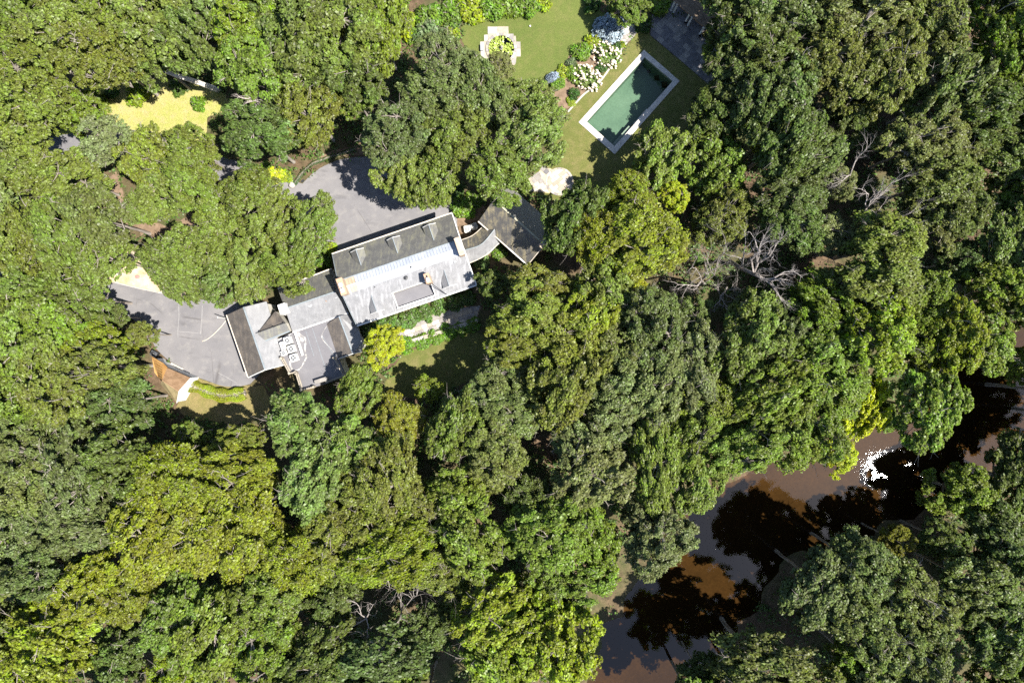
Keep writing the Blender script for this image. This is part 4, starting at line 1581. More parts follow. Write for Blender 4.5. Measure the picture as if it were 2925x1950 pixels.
# paving slabs of the stepped surround
r_ = random.Random(5)
for (x0, y0, x1, y1) in ((240, 95, 400, 210), (400, 92, 572, 205), (182, 225, 245, 330), (245, 215, 330, 300), (120, 335, 185, 470), (130, 475, 190, 600), (192, 600, 240, 700), (205, 700, 300, 785), (575, 208, 655, 270), (655, 242, 692, 332), (697, 335, 765, 450), (697, 452, 768, 570), (620, 600, 695, 690), (560, 700, 640, 785)):
    mb = MB()
    p0, p1 = zp(x0 + 3, y0 + 3), zp(x1 - 3, y1 - 3)
    mb.slab([Vector((p0.x, p0.y, .085)), Vector((p1.x, p0.y, .085)), Vector((p1.x, p1.y, .085)), Vector((p0.x, p1.y, .085))], .05)
    mb.build('paving_slab', r_.choice([STONE, STONE_C, STONE_B]), pond)
ri, ro = 37 * H / F, 44.5 * H / F
mb = MB()
mb.lathe((POND_C.x, POND_C.y, -.75), [(ri + .04, 0), (ri + .04, .9)], 40)
mb.f = [f for f in mb.f if len(f) == 4]
mb.build('basin_wall', STONE_D, pond)
for k in range(26):
    a0, a1 = 2 * math.pi * k / 26 + .008, 2 * math.pi * (k + 1) / 26 - .008
    q = [(POND_C.x + rr2 * math.cos(a), POND_C.y + rr2 * math.sin(a)) for rr2, a in ((ri, a0), (ro, a0), (ro, a1), (ri, a1))]
    mb = MB()
    mb.slab([Vector((x, y, .19 + r_.uniform(-.008, .008))) for x, y in q], .14)
    mb.build('rim_stone', r_.choice([STONE, STONE_C, STONE_B]), pond)
mb = MB()
mb.add([(POND_C.x + (ri + .03) * math.cos(k * math.pi / 20), POND_C.y + (ri + .03) * math.sin(k * math.pi / 20), -.05) for k in range(40)], [tuple(range(40))])
mb.build('pond_water', WATER_POND, pond)
mb = MB()
for k in range(330):
    rr2, a = (ri - .08) * math.sqrt(r_.random()), r_.uniform(0, 6.283)
    x, y = POND_C.x + rr2 * math.cos(a), POND_C.y + rr2 * math.sin(a)
    if math.hypot(x - POND_C.x - .68, y - POND_C.y - 1.0) < .34:
        continue
    s_, z = r_.uniform(.08, .15), -.02 + r_.uniform(0, .22)
    tx, ty = r_.uniform(-.35, .35), r_.uniform(-.35, .35)
    n = 7
    mb.add([(x + s_ * math.cos(j * 6.283 / n), y + s_ * math.sin(j * 6.283 / n), z + s_ * (tx * math.cos(j * 6.283 / n) + ty * math.sin(j * 6.283 / n))) for j in range(n)], [tuple(range(n))])
lp = mb.build('lily_pads', simple('lily_pad_green', (0.2, 0.27, 0.03), (0.33, 0.4, 0.06), 6.0, .45, .5, .1), pond)
lp['kind'] = 'stuff'
stt = empty('pond_statue', POND_C, 'small grey stone figure fountain in the middle of the lily pond', 'statue')
mb = MB()
mb.lathe((POND_C.x, POND_C.y, -.6), [(.3, 0), (.3, .5), (.2, .56), (.16, .7), (.22, .76), (.22, .8)], 14)
mb.build('pedestal', STONE, stt)
mb = MB()
c0 = Vector((POND_C.x, POND_C.y, .2))
mb.tube([c0, c0 + Vector((0, .01, .15)), c0 + Vector((.02, .02, .32)), c0 + Vector((.02, .03, .46)), c0 + Vector((.02, .05, .52)), c0 + Vector((.02, .06, .6)), c0 + Vector((.02, .06, .68))], [.13, .1, .12, .11, .045, .075, .03], 10)
mb.tube([c0 + Vector((.1, .03, .42)), c0 + Vector((.2, .08, .36)), c0 + Vector((.22, .17, .45))], [.045, .04, .03], 6)
mb.tube([c0 + Vector((-.07, .03, .42)), c0 + Vector((-.16, .06, .3)), c0 + Vector((-.1, .14, .22))], [.045, .04, .03], 6)
mb.build('figure', STONE_B, stt, smooth=True)
bn = empty('garden_bench', zp(146, 446), 'small blue-grey backless bench beside the lily pond', 'bench')
p = zp(148, 446)
mb = MB()
mb.box((p.x, p.y, .42), .34, .86, .06, R(2))
mb.build('seat', GREYMETAL, bn)
for dy in (-.32, .32):
    mb = MB()
    mb.box((p.x, p.y + dy, .09), .28, .08, .33, R(2))
    mb.build('leg', STONE_D, bn)
mb = MB()
p = P(1514, 76, .02)
mb.lathe((p.x, p.y, .02), [(.02, 0), (.1, .05), (.13, .13), (.1, .21), (.02, .26)], 14)
tag(mb.build('ball', WHITE, None, smooth=True), 'white ball lying on the upper lawn', 'ball')
es = empty('stone_wall', P(1497, 25, 0), 'short low stone wall at the top of the upper lawn', 'wall')
pts_ = [z6([q])[0] for q in ((545, 42), (575, 62), (605, 82), (640, 98), (668, 108))]
for a, b_ in zip(pts_, pts_[1:]):
    mb = MB()
    A2, B2 = P(*a, .18), P(*b_, .18)
    mb.bar(A2.lerp(B2, .02), A2.lerp(B2, .98), .3, .36)
    mb.build('wall_stone', STONE_C, es)
# pool vacuum pole
pp = [P(*z6([q])[0], z) for q, z in (((1330, 528), .12), ((1358, 470), .3), ((1388, 408), .5))]
vp = empty('pool_vacuum', pp[0], 'long pale pole with pool brush leaning on the hydrangea by the pool', 'pool brush')
mb = MB()
mb.tube(pp, .035, 8)
mb.build('pole', METAL, vp)
mb = MB()
mb.box((pp[0].x, pp[0].y, .05), .42, .12, .1, R(15))
mb.build('brush_head', DARK, vp)
# wheeled bin, slabs and hose by the parking court
p = rs(222, 132, .06)
bin_ = empty('wheeled_bin', p, 'dark grey wheeled rubbish bin standing above the shed', 'bin')
ba = R(-28)
mb = MB()
mb.box((p.x, p.y, .12), .72, .55, .85, ba, 1.12)
mb.build('body', DARK, bin_, bevel=.03)
mb = MB()
mb.box((p.x, p.y, .98), .86, .68, .07, ba)
lid = mb.build('lid', simple('dark_grey_plastic', (0.05, 0.055, 0.065), (0.085, 0.09, 0.1), 2, .45, .4, 0), bin_, bevel=.03)
mb = MB()
q = p + Vector((-.12, .03, 0))
mb.lathe((q.x, q.y, 1.05), [(.25, 0), (.24, .05), (.16, .09), (.02, .1)], 18)
mb.build('lid_dome', DARK, lid, smooth=True)
mb = MB()
mb.bar(p + Vector((-.33, .3, .95)), p + Vector((-.05, .42, .95)), .04, .04)
mb.build('handle', DARK, bin_)
for s_ in (-1, 1):
    mb = MB()
    c1 = p + Vector((-.3, .16, .13)) + Vector((-.1 * s_, -.24 * s_, 0))
    mb.tube([c1, c1 + Vector((-.03, -.06, 0))], .12, 14)
    mb.build('wheel', DARK, bin_)
blk = empty('concrete_blocks', rs(480, 300, .06), 'row of pale concrete blocks between the shed and the parking court', 'paving')
for k in range(4):
    mb = MB()
    a, b_ = rs(400 + 40 * k, 262 + 20 * k, .06), rs(436 + 40 * k, 280 + 20 * k, .06)
    mb.bar(a + Vector((0, 0, .1)), b_ + Vector((0, 0, .1)), .42, .2 + .01 * (k % 2))
    mb.build('block', STONE_B, blk)
hp_ = [P(*l5(a, b_), .085) for a, b_ in catmull([(1312, 535), (1290, 570), (1240, 630), (1180, 690), (1110, 745), (1060, 765)], 4, False)]
mb = MB()
mb.tube(hp_, .045, 6)
tag(mb.build('hose', CREAM), 'pale hose curving over the asphalt from the garage downpipe', 'hose')
p = r3(222, 398, 0)
mb = MB()
mb.tube([(p.x, p.y, .1), (p.x, p.y, 3.0)], .06, 8)
tag(mb.build('downpipe', WHITE), 'white downpipe at the north-west corner of the garage', 'downpipe')
p = P(836, 530, 0)
mb = MB()
for k in range(1):
    prof = [(.25, 0), (.42, .12), (.44, .3), (.34, .45), (.12, .52)]
    mb.lathe((p.x, p.y, 0), prof, 11)
mb.v = [(x + .05 * math.sin(7 * y + z * 3), y + .05 * math.sin(6 * x + 2 * z), z) for x, y, z in mb.v]
tag(mb.build('boulder', STONE_B, None, smooth=True), 'pale boulder at the entrance to the turning court', 'boulder')
p = P(394, 791, 0)
mb = MB()
mb.lathe((p.x, p.y, .02), [(.14, 0), (.24, .06), (.26, .14), (.2, .2), (.06, .23)], 9)
mb.v = [(x * 1 + .3 * (x - p.x), y, z) for x, y, z in mb.v]
tag(mb.build('reddish_stone', simple('red_stone', (0.4, 0.16, 0.15), (0.5, 0.25, 0.22), 5)), 'small reddish stone on the sandy verge', 'stone')
mb = MB()
p = P(865, 517, 0)
mb.box((p.x, p.y, .047), .45, .3, .012, R(40))
tag(mb.build('drain_grate', DARK), 'dark drain grate at the edge of the turning court', 'drain')
mb = MB()
p = P(919, 666, 0)
mb.box((p.x, p.y, .047), .45, .35, .012, R(20))
tag(mb.build('drain_grate', BRICK_DARK), 'rusty drain grate beside the north-west corner of the main house', 'drain')
kb = catmull([(328, 806), (392, 822), (454, 835), (504, 845), (560, 853)], 4, False)
kerb = empty('kerb', P(440, 832, 0), 'pale stone kerb between the sandy verge and the parking court', 'kerb')
for a, b_ in zip(kb, kb[1:]):
    mb = MB()
    mb.bar(P(*a, .08), P(*b_, .08), .16, .16)
    mb.build('kerb_stone', STONE_B, kerb)


# ------------------------------------------------------------------ vegetation
def leaf_mesh(name, pts, nrm, half, clump, mat, aspect=.62, seed=0):
    """one bent quad per leaf spray"""
    g_ = np.random.default_rng(seed)
    n = len(pts)
    nrm = nrm / np.linalg.norm(nrm, axis=1, keepdims=True)
    t = g_.normal(size=(n, 3))
    t -= nrm * np.sum(t * nrm, axis=1, keepdims=True)
    t /= np.linalg.norm(t, axis=1, keepdims=True)
    b_ = np.cross(nrm, t)
    L = (half * g_.uniform(.65, 1.3, n))[:, None]
    W = L * aspect
    fold = nrm * L * .22
    v = np.empty((n, 4, 3))
    v[:, 0] = pts + t * L - fold
    v[:, 1] = pts + b_ * W + fold
    v[:, 2] = pts - t * L * .9 - fold
    v[:, 3] = pts - b_ * W + fold
    me = bpy.data.meshes.new(name)
    me.vertices.add(4 * n)
    me.vertices.foreach_set('co', v.reshape(-1))
    me.loops.add(4 * n)
    me.loops.foreach_set('vertex_index', np.arange(4 * n, dtype=np.int32))
    me.polygons.add(n)
    me.polygons.foreach_set('loop_start', np.arange(0, 4 * n, 4, dtype=np.int32))
    me.polygons.foreach_set('loop_total', np.full(n, 4, dtype=np.int32))
    me.update(calc_edges=True)
    a = me.attributes.new('leaf', 'FLOAT', 'POINT')
    a.data.foreach_set('value', np.repeat(g_.random(n), 4).astype(np.float32))
    c = me.attributes.new('clump', 'FLOAT', 'POINT')
    c.data.foreach_set('value', np.repeat(clump, 4).astype(np.float32))
    me.materials.append(mat)
    return me


def sph(g_, n):
    d = g_.normal(size=(n, 3))
    return d / np.linalg.norm(d, axis=1, keepdims=True)


def crown_proto(kind, seed):
    """crown of about 4.5 m radius round the origin and the limbs that carry it"""
    g_ = np.random.default_rng(seed)
    RAD = 4.5
    cfg = dict(oak=(48, 1.15, .62, 9, 46, .18, .62, .6), maple=(62, 1.0, .42, 9, 44, .15, .72, .34), fine=(78, .85, .6, 8, 42, .14, .66, .55),
               loose=(40, 1.1, .7, 8, 42, .19, .64, .66), layer=(52, 1.3, .3, 10, 42, .16, .7, .3))[kind]
    nl, lr, lflat, nsub, nleaf, half, vz, sflat = cfg
    ph = g_.uniform(0, 6.28, 6)
    lobes = []
    # golden spiral over the upper dome, with jitter and an uneven outline
    for i in range(nl):
        u = (i + .5) / nl
        cz = 1 - 1.5 * u
        az = i * 2.39996 + g_.normal(0, .3)
        cz = np.clip(cz + g_.normal(0, .07), -.55, 1)
        s = math.sqrt(max(0, 1 - cz * cz))
        out = 1 + .17 * math.sin(2 * az + ph[0]) + .12 * math.sin(3 * az + ph[1]) + .08 * math.sin(5 * az + ph[2])
        rr = RAD * (.8 + g_.normal(0, .055)) * out
        lobes.append((np.array([rr * s * math.cos(az), rr * s * math.sin(az), rr * cz * vz]), lr * g_.uniform(.7, 1.3)))
    for i in range(nl // 3):
        d = sph(g_, 1)[0]
        d[2] = abs(d[2]) * .7
        lobes.append((d * RAD * g_.uniform(.25, .6) * np.array([1, 1, vz]), lr * g_.uniform(.8, 1.2)))
    P_, N_, C_ = [], [], []
    for (c, r_) in lobes:
        lc = g_.random()
        outw = c / (np.linalg.norm(c) + 1e-6)
        for k in range(nsub):
            d = sph(g_, 1)[0]
            d = d + outw * .55 + np.array([0, 0, .35])
            d /= np.linalg.norm(d)
            sc0 = c + d * r_ * g_.uniform(.55, 1.0) * np.array([1, 1, lflat])
            sr = r_ * g_.uniform(.34, .58)
            m = int(nleaf * g_.uniform(.7, 1.3))
            dd = sph(g_, m)
            dd[:, 2] = np.where(dd[:, 2] < -.2, -dd[:, 2], dd[:, 2])
            p = sc0 + dd * sr * (g_.random((m, 1)) ** .45) * np.array([1, 1, sflat])
            P_.append(p)
            nn_ = dd * .55 + np.array([0, 0, .75]) + g_.normal(0, .38, (m, 3))
            N_.append(nn_)
            C_.append(np.clip(lc + g_.normal(0, .12, m), 0, 1))
    P_, N_, C_ = np.concatenate(P_), np.concatenate(N_), np.concatenate(C_)
    me = leaf_mesh('crown', P_, N_, half, C_, LEAF, seed=seed + 1)
    # limbs
    mb = MB()
    r0 = random.Random(seed)
    base = Vector((0, 0, -RAD * .55))
    mains = []
    for k in range(6):
        a = k * 1.05 + r0.uniform(-.3, .3)
        mains.append(Vector((math.cos(a), math.sin(a), r0.uniform(.2, .9))).normalized())
    mains.append(Vector((r0.uniform(-.2, .2), r0.uniform(-.2, .2), 1)))
    knots = []
    for d in mains:
        p = base.copy()
        pts = [p.copy()]
        L = RAD * (.9 if d.z < .8 else 1.0)
        for s in range(4):
            d = (d + Vector((r0.gauss(0, .16), r0.gauss(0, .16), r0.gauss(.02, .1)))).normalized()
            p = p + d * L / 4.2
            pts.append(p.copy())
        mb.tube(pts, [.17, .13, .1, .075, .05], 5, False)
        knots += pts[1:]
    for (c, r_) in lobes:
        c = Vector(c)
        k = min(knots, key=lambda q: (q - c).length)
        tip = c + Vector((c.x, c.y, abs(c.z) + .6)).normalized() * r_ * r0.choice((.6, .75, .9, 1.12))
        mid = k.lerp(c, .55) + Vector((r0.gauss(0, .15), r0.gauss(0, .15), r0.gauss(.05, .12)))
        mb.tube([k, mid, c, tip], [.06, .048, .034, .014], 4, False)
        for j in range(2):
            e = c + Vector((r0.gauss(0, .7), r0.gauss(0, .7), r0.uniform(0, .9))).normalized() * r_ * r0.uniform(.7, 1.12)
            mb.tube([c.lerp(mid, r0.random() * .6), c.lerp(e, .55) + Vector((r0.gauss(0, .06), r0.gauss(0, .06), 0)), e], [.03, .022, .009], 3, False)
    # a few dead, leafless twigs that stand clear of the leaves
    for j in range(7):
        c, r_ = lobes[r0.randrange(len(lobes) * 3 // 4)]
        c = Vector(c)
        o_ = Vector((c.x, c.y, abs(c.z) + 1.0)).normalized()
        p = c + o_ * r_ * .3
        q = p + (o_ + Vector((r0.gauss(0, .5), r0.gauss(0, .5), 0))).normalized() * r_ * 1.15
        mb.tube([p, p.lerp(q, .5) + Vector((r0.gauss(0, .1), r0.gauss(0, .1), 0)), q], [.06, .045, .022], 4, False)
        for i in range(3):
            e = q + Vector((r0.gauss(0, .5), r0.gauss(0, .5), r0.gauss(.1, .2)))
            mb.tube([q.lerp(p, r0.random() * .4), q.lerp(e, .6), e], [.03, .02, .01], 3, False)
    lm = mb.mesh('limbs')
    lm.materials.append(BARK)
    return me, lm


PROTO = {}
for kind, cnt in (('oak', 5), ('maple', 3), ('fine', 3), ('loose', 3), ('layer', 2)):
    PROTO[kind] = [crown_proto(kind, 100 + 17 * i + len(kind) * 1000) for i in range(cnt)]

TRUNKS = []
for i in range(3):
    r0 = random.Random(50 + i)
    mb = MB()
    pts = [Vector((r0.gauss(0, .12) * z, r0.gauss(0, .12) * z, z)) for z in (0, .05, .25, .5, .75, 1.0)]
    pts[0] = Vector((0, 0, -.03))
    mb.tube(pts, [.27, .2, .17, .15, .135, .12], 8, False)
    me = mb.mesh('trunk')
    me.materials.append(BARK)
    for p in me.polygons:
        p.use_smooth = True
    TRUNKS.append(me)

OPEN = [DRIVE, COURT_N, COURT_S, CLEARING, SANDP, LAWN1, LAWN2, LAWN3, YARD, BED, DIRT2, TER, POOL_OUT, COURT_BED, NBED,
        [(1840 + a / 4.48, b_ / 4.48) for a, b_ in pt_px]]
BUILT = [[(945, 720), (1292, 600), (1370, 830), (1020, 940)], [(640, 890), (960, 740), (1060, 960), (1000, 1100), (700, 1100)],
        [(1330, 700), (1430, 600), (1600, 660), (1510, 770), (1370, 760)], [(430, 1010), (545, 1070), (520, 1160), (420, 1090)]]


def poly_dist(x, y, pl):
    if inpoly(x, y, pl):
        return 0.0
    return min(math.hypot(x - q[0], y - q[1]) for q in pl)


PAL = {  # colour of the leaves, crown kinds, words
    'o': ((.118, .148, .028), ('oak', 'oak', 'loose'), 'mid-green'),
    'g': ((.110, .134, .040), ('oak', 'fine'), 'grey-green'),
    'a': ((.132, .148, .026), ('fine', 'maple', 'oak'), 'olive-green'),
    'y': ((.150, .172, .018), ('layer', 'maple'), 'yellow-olive'),
    'l': ((.160, .198, .02), ('loose', 'fine'), 'yellow-green'),
    'L': ((.28, .31, .018), ('loose', 'fine'), 'bright lime-green'),
    'd': ((.086, .114, .027), ('oak', 'loose'), 'dark green'),
    'v': ((.122, .164, .024), ('fine', 'loose', 'oak'), 'fresh green'),
    'k': ((.110, .126, .030), ('fine', 'oak'), 'dull olive-green'),
    'h': ((.160, .15, .018), ('maple',), 'golden-olive'),
    'm': ((.138, .18, .040), ('oak', 'loose'), 'mottled green'),
    'q': ((.140, .156, .055), ('fine', 'loose'), 'pale grey-olive'),
}
TREES = "60 50 90 90 0 o;170 95 85 85 0 o;300 70 90 90 0 o;430 60 100 100 0 o;600 40 80 80 0 d;700 60 90 90 0 l;788 51 88 86 -53 d;872 85 131 88 58 d;1086 92 108 66 84 v;1800 22 50 50 0 v;2140 40 90 90 0 d;2260 42 100 80 -30 d;2476 45 129 83 0 k;2666 80 109 83 -65 k;2858 95 119 80 -81 v;110 195 122 90 -32 a;290 160 110 110 0 a;431 166 86 73 -56 o;535 116 107 82 -60 d;721 187 109 95 66 v;979 108 106 103 20 o;1270 180 90 90 0 g;1430 195 45 45 0 q;2088 120 93 79 59 d;2188 145 108 83 7 d;2365 175 85 85 0 k;2558 185 119 79 73 k;885 210 80 80 0 o;1000 230 80 80 0 d;1010 270 60 60 0 o;1250 277 122 91 -18 g;1375 265 104 80 -67 g;1503 289 86 64 27 o;2084 229 82 69 41 d;2166 283 112 72 85 d;2245 262 94 78 -81 d;2455 216 99 79 69 k;2703 259 132 78 50 d;2858 254 93 66 -11 v;67 399 85 78 -3 o;89 301 109 88 3 o;235 320 65 65 0 v;746 387 118 86 -1 d;886 325 116 83 65 a;1129 383 108 101 1 g;1290 390 80 80 0 o;1523 388 122 81 33 o;2033 347 92 77 84 d;2430 340 60 60 0 d;2792 318 102 70 -10 d;2895 365 70 70 0 v;307 404 82 61 51 q;426 452 96 73 -74 o;552 427 90 63 -20 o;1143 488 85 73 68 o;1424 497 104 81 -30 o;1889 446 116 80 65 v;2040 480 80 80 0 v;2180 400 40 40 0 L;2242 403 112 74 57 d;2324 451 90 58 22 d;2635 407 107 78 3 k;2765 405 70 70 0 k;2870 441 84 66 -14 d;72 500 94 75 0 o;205 507 112 73 30 o;455 560 75 75 0 o;550 520 98 75 -34 o;713 558 92 73 23 o;1236 512 101 74 83 o;1797 582 95 77 -33 y;1925 560 40 40 0 L;2255 565 86 60 8 d;2395 520 45 45 0 q;2685 510 101 78 0 k;2731 598 74 66 -50 k;2865 575 60 60 0 v;52 685 112 80 -81 o;180 692 135 80 -56 o;269 620 106 94 -76 g;385 605 40 40 0 d;639 624 85 73 -37 o;781 618 96 73 56 o;897 651 97 63 63 o;1635 620 109 80 69 d;1715 680 102 76 -90 y;1830 690 119 90 27 y;2063 617 86 71 45 a;2268 644 76 63 -37 d;2380 675 60 60 0 q;2654 620 88 63 -51 k;2880 681 100 63 -90 o;315 742 98 60 56 o;488 775 120 51 -51 o;542 719 87 76 65 o;711 770 93 59 -69 o;811 764 75 61 -11 o;2513 792 113 79 -3 o;2525 702 97 75 -12 o;2750 745 55 55 0 d;88 828 109 80 3 o;251 854 90 68 -34 o;627 806 78 59 51 o;1405 815 45 45 0 d;1520 890 112 80 0 a;1540 815 88 68 9 a;1734 825 97 73 -62 o;1825 820 28 28 0 L;2348 875 101 58 -43 v;2380 840 65 65 0 o;2635 848 84 60 42 v;2855 830 75 75 0 v;60 990 111 83 -90 v;160 940 75 75 0 v;277 980 97 68 -7 l;335 905 35 35 0 d;405 955 42 42 0 a;1095 985 62 62 0 L;1473 972 109 77 -6 a;1620 974 95 73 -20 a;1682 903 90 66 65 l;1740 920 60 60 0 v;1864 932 105 89 -90 g;1960 910 60 60 0 g;2134 962 114 84 70 o;2220 975 65 65 0 g;2270 910 60 60 0 d;2337 992 87 73 27 v;2513 955 98 86 -56 l;2656 967 82 63 55 l;2726 958 100 69 83 l;2820 978 81 60 -61 v;285 1053 98 68 3 a;1434 1083 89 73 -24 g;1617 1099 113 81 66 a;1770 1091 98 73 32 g;1775 1005 83 68 0 g;1979 1047 111 78 -77 g;2385 1096 92 74 -39 v;2900 1040 45 45 0 l;60 1150 80 80 0 v;152 1105 108 78 -80 a;343 1149 100 84 -1 d;1022 1118 90 55 65 v;1225 1110 45 45 0 l;1384 1148 84 73 -24 g;1465 1177 88 69 -4 g;1760 1188 88 70 14 q;1880 1104 103 71 66 g;2070 1150 75 75 0 o;2207 1125 126 71 35 v;2470 1160 90 45 63 L;2530 1190 40 40 0 v;2646 1165 113 73 83 v;85 1265 85 85 0 g;215 1215 70 70 0 d;545 1245 40 40 0 v;681 1253 75 51 4 a;848 1208 101 93 78 m;1015 1270 70 70 0 m;1139 1206 90 68 -56 h;1301 1216 113 76 78 o;1409 1286 99 71 -47 g;1650 1250 89 70 -51 q;1910 1200 70 70 0 l;1973 1255 95 63 52 v;2130 1275 106 70 13 v;2248 1230 94 75 -67 v;2325 1211 102 73 -80 v;100 1390 90 90 0 g;231 1353 124 83 -68 g;335 1310 80 80 0 d;360 1390 60 60 0 g;500 1365 90 90 0 y;676 1357 125 86 -8 y;905 1368 114 75 72 m;1113 1361 112 73 -75 a;1694 1347 109 86 37 q;1870 1310 120 60 -90 v;1981 1369 98 59 85 o;2395 1300 45 45 0 L;2885 1365 118 70 -90 d;1015 1405 80 80 0 a;1230 1460 70 70 0 a;1311 1409 84 69 15 v;1510 1420 60 60 0 d;1850 1450 65 65 0 q;2737 1400 72 72 0 v;65 1510 85 85 0 g;221 1500 111 73 0 g;454 1522 123 83 71 y;569 1513 120 91 68 y;691 1515 119 88 65 y;860 1595 80 80 0 y;955 1520 85 85 0 a;1080 1510 85 85 0 a;1118 1575 129 75 19 y;1340 1537 106 73 -41 v;1569 1517 103 93 53 v;1683 1520 93 66 -67 v;1877 1549 93 78 27 q;2560 1545 42 42 0 h;2690 1540 55 55 0 d;2841 1549 93 73 -54 d;112 1630 101 77 11 g;252 1675 108 73 47 y;965 1640 65 65 0 v;1270 1630 70 70 0 a;1575 1645 70 70 0 v;1672 1650 85 58 0 v;2347 1675 115 78 60 g;2470 1620 80 80 0 g;2791 1670 94 69 0 d;25 1785 60 60 0 g;360 1700 80 80 0 y;511 1775 108 78 77 v;755 1715 88 80 14 v;945 1715 65 65 0 d;1230 1785 60 60 0 d;1410 1745 114 80 32 l;1550 1720 75 75 0 l;2445 1735 90 90 0 g;2602 1702 116 85 -45 g;2852 1782 117 80 49 d;163 1815 117 86 -22 l;350 1870 70 70 0 d;614 1803 129 83 75 v;752 1850 106 87 56 v;909 1882 107 79 40 d;1090 1887 128 81 -2 d;1490 1835 85 85 0 l;1612 1838 107 86 89 l;2445 1895 70 70 0 v;2535 1820 90 90 0 g;2623 1875 109 78 74 g;2885 1895 80 80 0 d;100 1900 80 80 0 l;500 1920 70 70 0 l;1418 1902 113 80 -45 l;2000 1925 55 55 0 d;2168 1907 133 78 -2 g"
LANDMARKS = [((1800, 300), 'the swimming pool'), ((1432, 140), 'the lily pond'), ((1150, 770), 'the main house'), ((690, 980), 'the garage wing'), ((1460, 680), 'the pavilion'),
             ((490, 1090), 'the shed'), ((560, 930), 'the parking court'), ((950, 560), 'the turning court'), ((480, 310), 'the sunlit clearing'), ((2200, 740), 'the big bare dead tree'),
             ((2530, 1350), 'the sun glint'), ((2060, 1480), 'the river bend'), ((1780, 1760), 'the lower river'), ((1598, 519), 'the round patio'), ((0, 0), 'the top left corner'),
             ((2925, 0), 'the top right corner'), ((0, 1950), 'the bottom left corner'), ((2925, 1950), 'the bottom right corner'), ((0, 700), 'the left edge'), ((1100, 1950), 'the bottom edge'),
             ((900, 0), 'the top edge'), ((2925, 1000), 'the river at the right edge'), ((1040, 1770), 'the pair of bare snags'), ((2490, 570), 'the bare tree at upper right'), ((1940, 40), 'the pool house'),
             ((1240, 930), 'the south terrace')]
ORD = ['nearest', 'second', 'third', 'fourth', 'fifth', 'sixth', 'seventh', 'eighth', 'ninth', 'tenth', 'eleventh', 'twelfth', 'thirteenth', 'fourteenth', 'fifteenth', 'sixteenth']
tl = []
for tok in TREES.split(';'):
    x, y, a, b_, th, c = tok.split()
    tl.append([float(x), float(y), float(a), float(b_), float(th), c])
by = {}
for i, t in enumerate(tl):
    k = min(range(len(LANDMARKS)), key=lambda q: math.hypot(t[0] - LANDMARKS[q][0][0], t[1] - LANDMARKS[q][0][1]))
    dx, dy = t[0] - LANDMARKS[k][0][0], t[1] - LANDMARKS[k][0][1]
    sec = int(((math.degrees(math.atan2(-dy, dx)) + 360 + 45) % 360) // 90)
    by.setdefault((k, sec), []).append((math.hypot(dx, dy), i))
TLAB = {}
for (k, sec), ls in by.items():
    ls.sort()
    for rank, (_, i) in enumerate(ls):
        t = tl[i]
        size = 'broad' if t[2] > 118 else ('small' if t[2] < 60 else 'medium')
        d = ('to the right of', 'above', 'to the left of', 'below')[sec]
        TLAB[i] = '%s %s tree, %s one %s %s' % (size, PAL[t[5]][2], ORD[rank], d, LANDMARKS[k][1])


def make_tree(x, y, a_px, b_px, ang, key, label, group, i, zc=None, name='tree', kind=None, color=None):
    r_ = random.Random(i * 7 + 3)
    rw = math.sqrt(a_px * b_px) * .0395
    if zc is None:
        zc = min(12.2, max(2.2, 2.4 + 2.3 * rw + r_.uniform(-1.2, 1.2)))
    p = P(x, y, zc)
    gz = float(ground_z(p.x, p.y))
    s = (H - zc) / F
    root = empty(name, (p.x, p.y, gz), label, 'tree', group)
    col, kinds, _ = PAL[key]
    kd = kind or kinds[r_.randrange(len(kinds))]
    pr_ = PROTO[kd][r_.randrange(len(PROTO[kd]))]
    sa, sb = a_px * s / 4.9, b_px * s / 4.9
    sz = math.sqrt(sa * sb) * r_.uniform(1.2, 1.6)
    f = 1 + r_.gauss(0, .07)
    cc = color or (col[0] * f * r_.uniform(.93, 1.07), col[1] * f, col[2] * f * r_.uniform(.85, 1.15))
    spin = r_.uniform(0, 6.28) if abs(sa - sb) < .1 * sa else r_.choice((0, math.pi))
    for nm, me in (('limbs', pr_[1]), ('crown', pr_[0])):
        o = bpy.data.objects.new(nm, me)
        o.location = (0, 0, zc - gz)
        o.rotation_euler = (0, 0, R(ang) + spin)
        o.scale = (sa, sb, sz)
        o.color = (cc[0], cc[1], cc[2], 1)
        link(o, root)
    o = bpy.data.objects.new('trunk', TRUNKS[i % 3])
    o.scale = (max(.5, sz * .95), max(.5, sz * .95), (zc - gz) - 4.5 * .5 * sz)
    link(o, root)
    return root


for i, t in enumerate(tl):
    x, y = t[0], t[1]
    low = None
    if x > 2640 and 1280 < y < 1500:
        low = 4.2
    elif x > 2640 and 1500 <= y < 1620:
        low = 7.0
    elif 1780 < x < 2130 and 260 < y < 640:
        low = 7.0
    elif 1600 < x < 1790 and 500 < y < 620:
        low = 5.5
    elif 1700 < x < 1900 and y < 100:
        low = 5.0
    edge = min(poly_dist(x, y, pl) for pl in OPEN + BUILT)
    f = 1.2 if edge > t[2] * 1.2 else 1.0
    make_tree(x, y, t[2] * f, t[3] * f, t[4], t[5], TLAB[i], 'woodland trees', i, low)
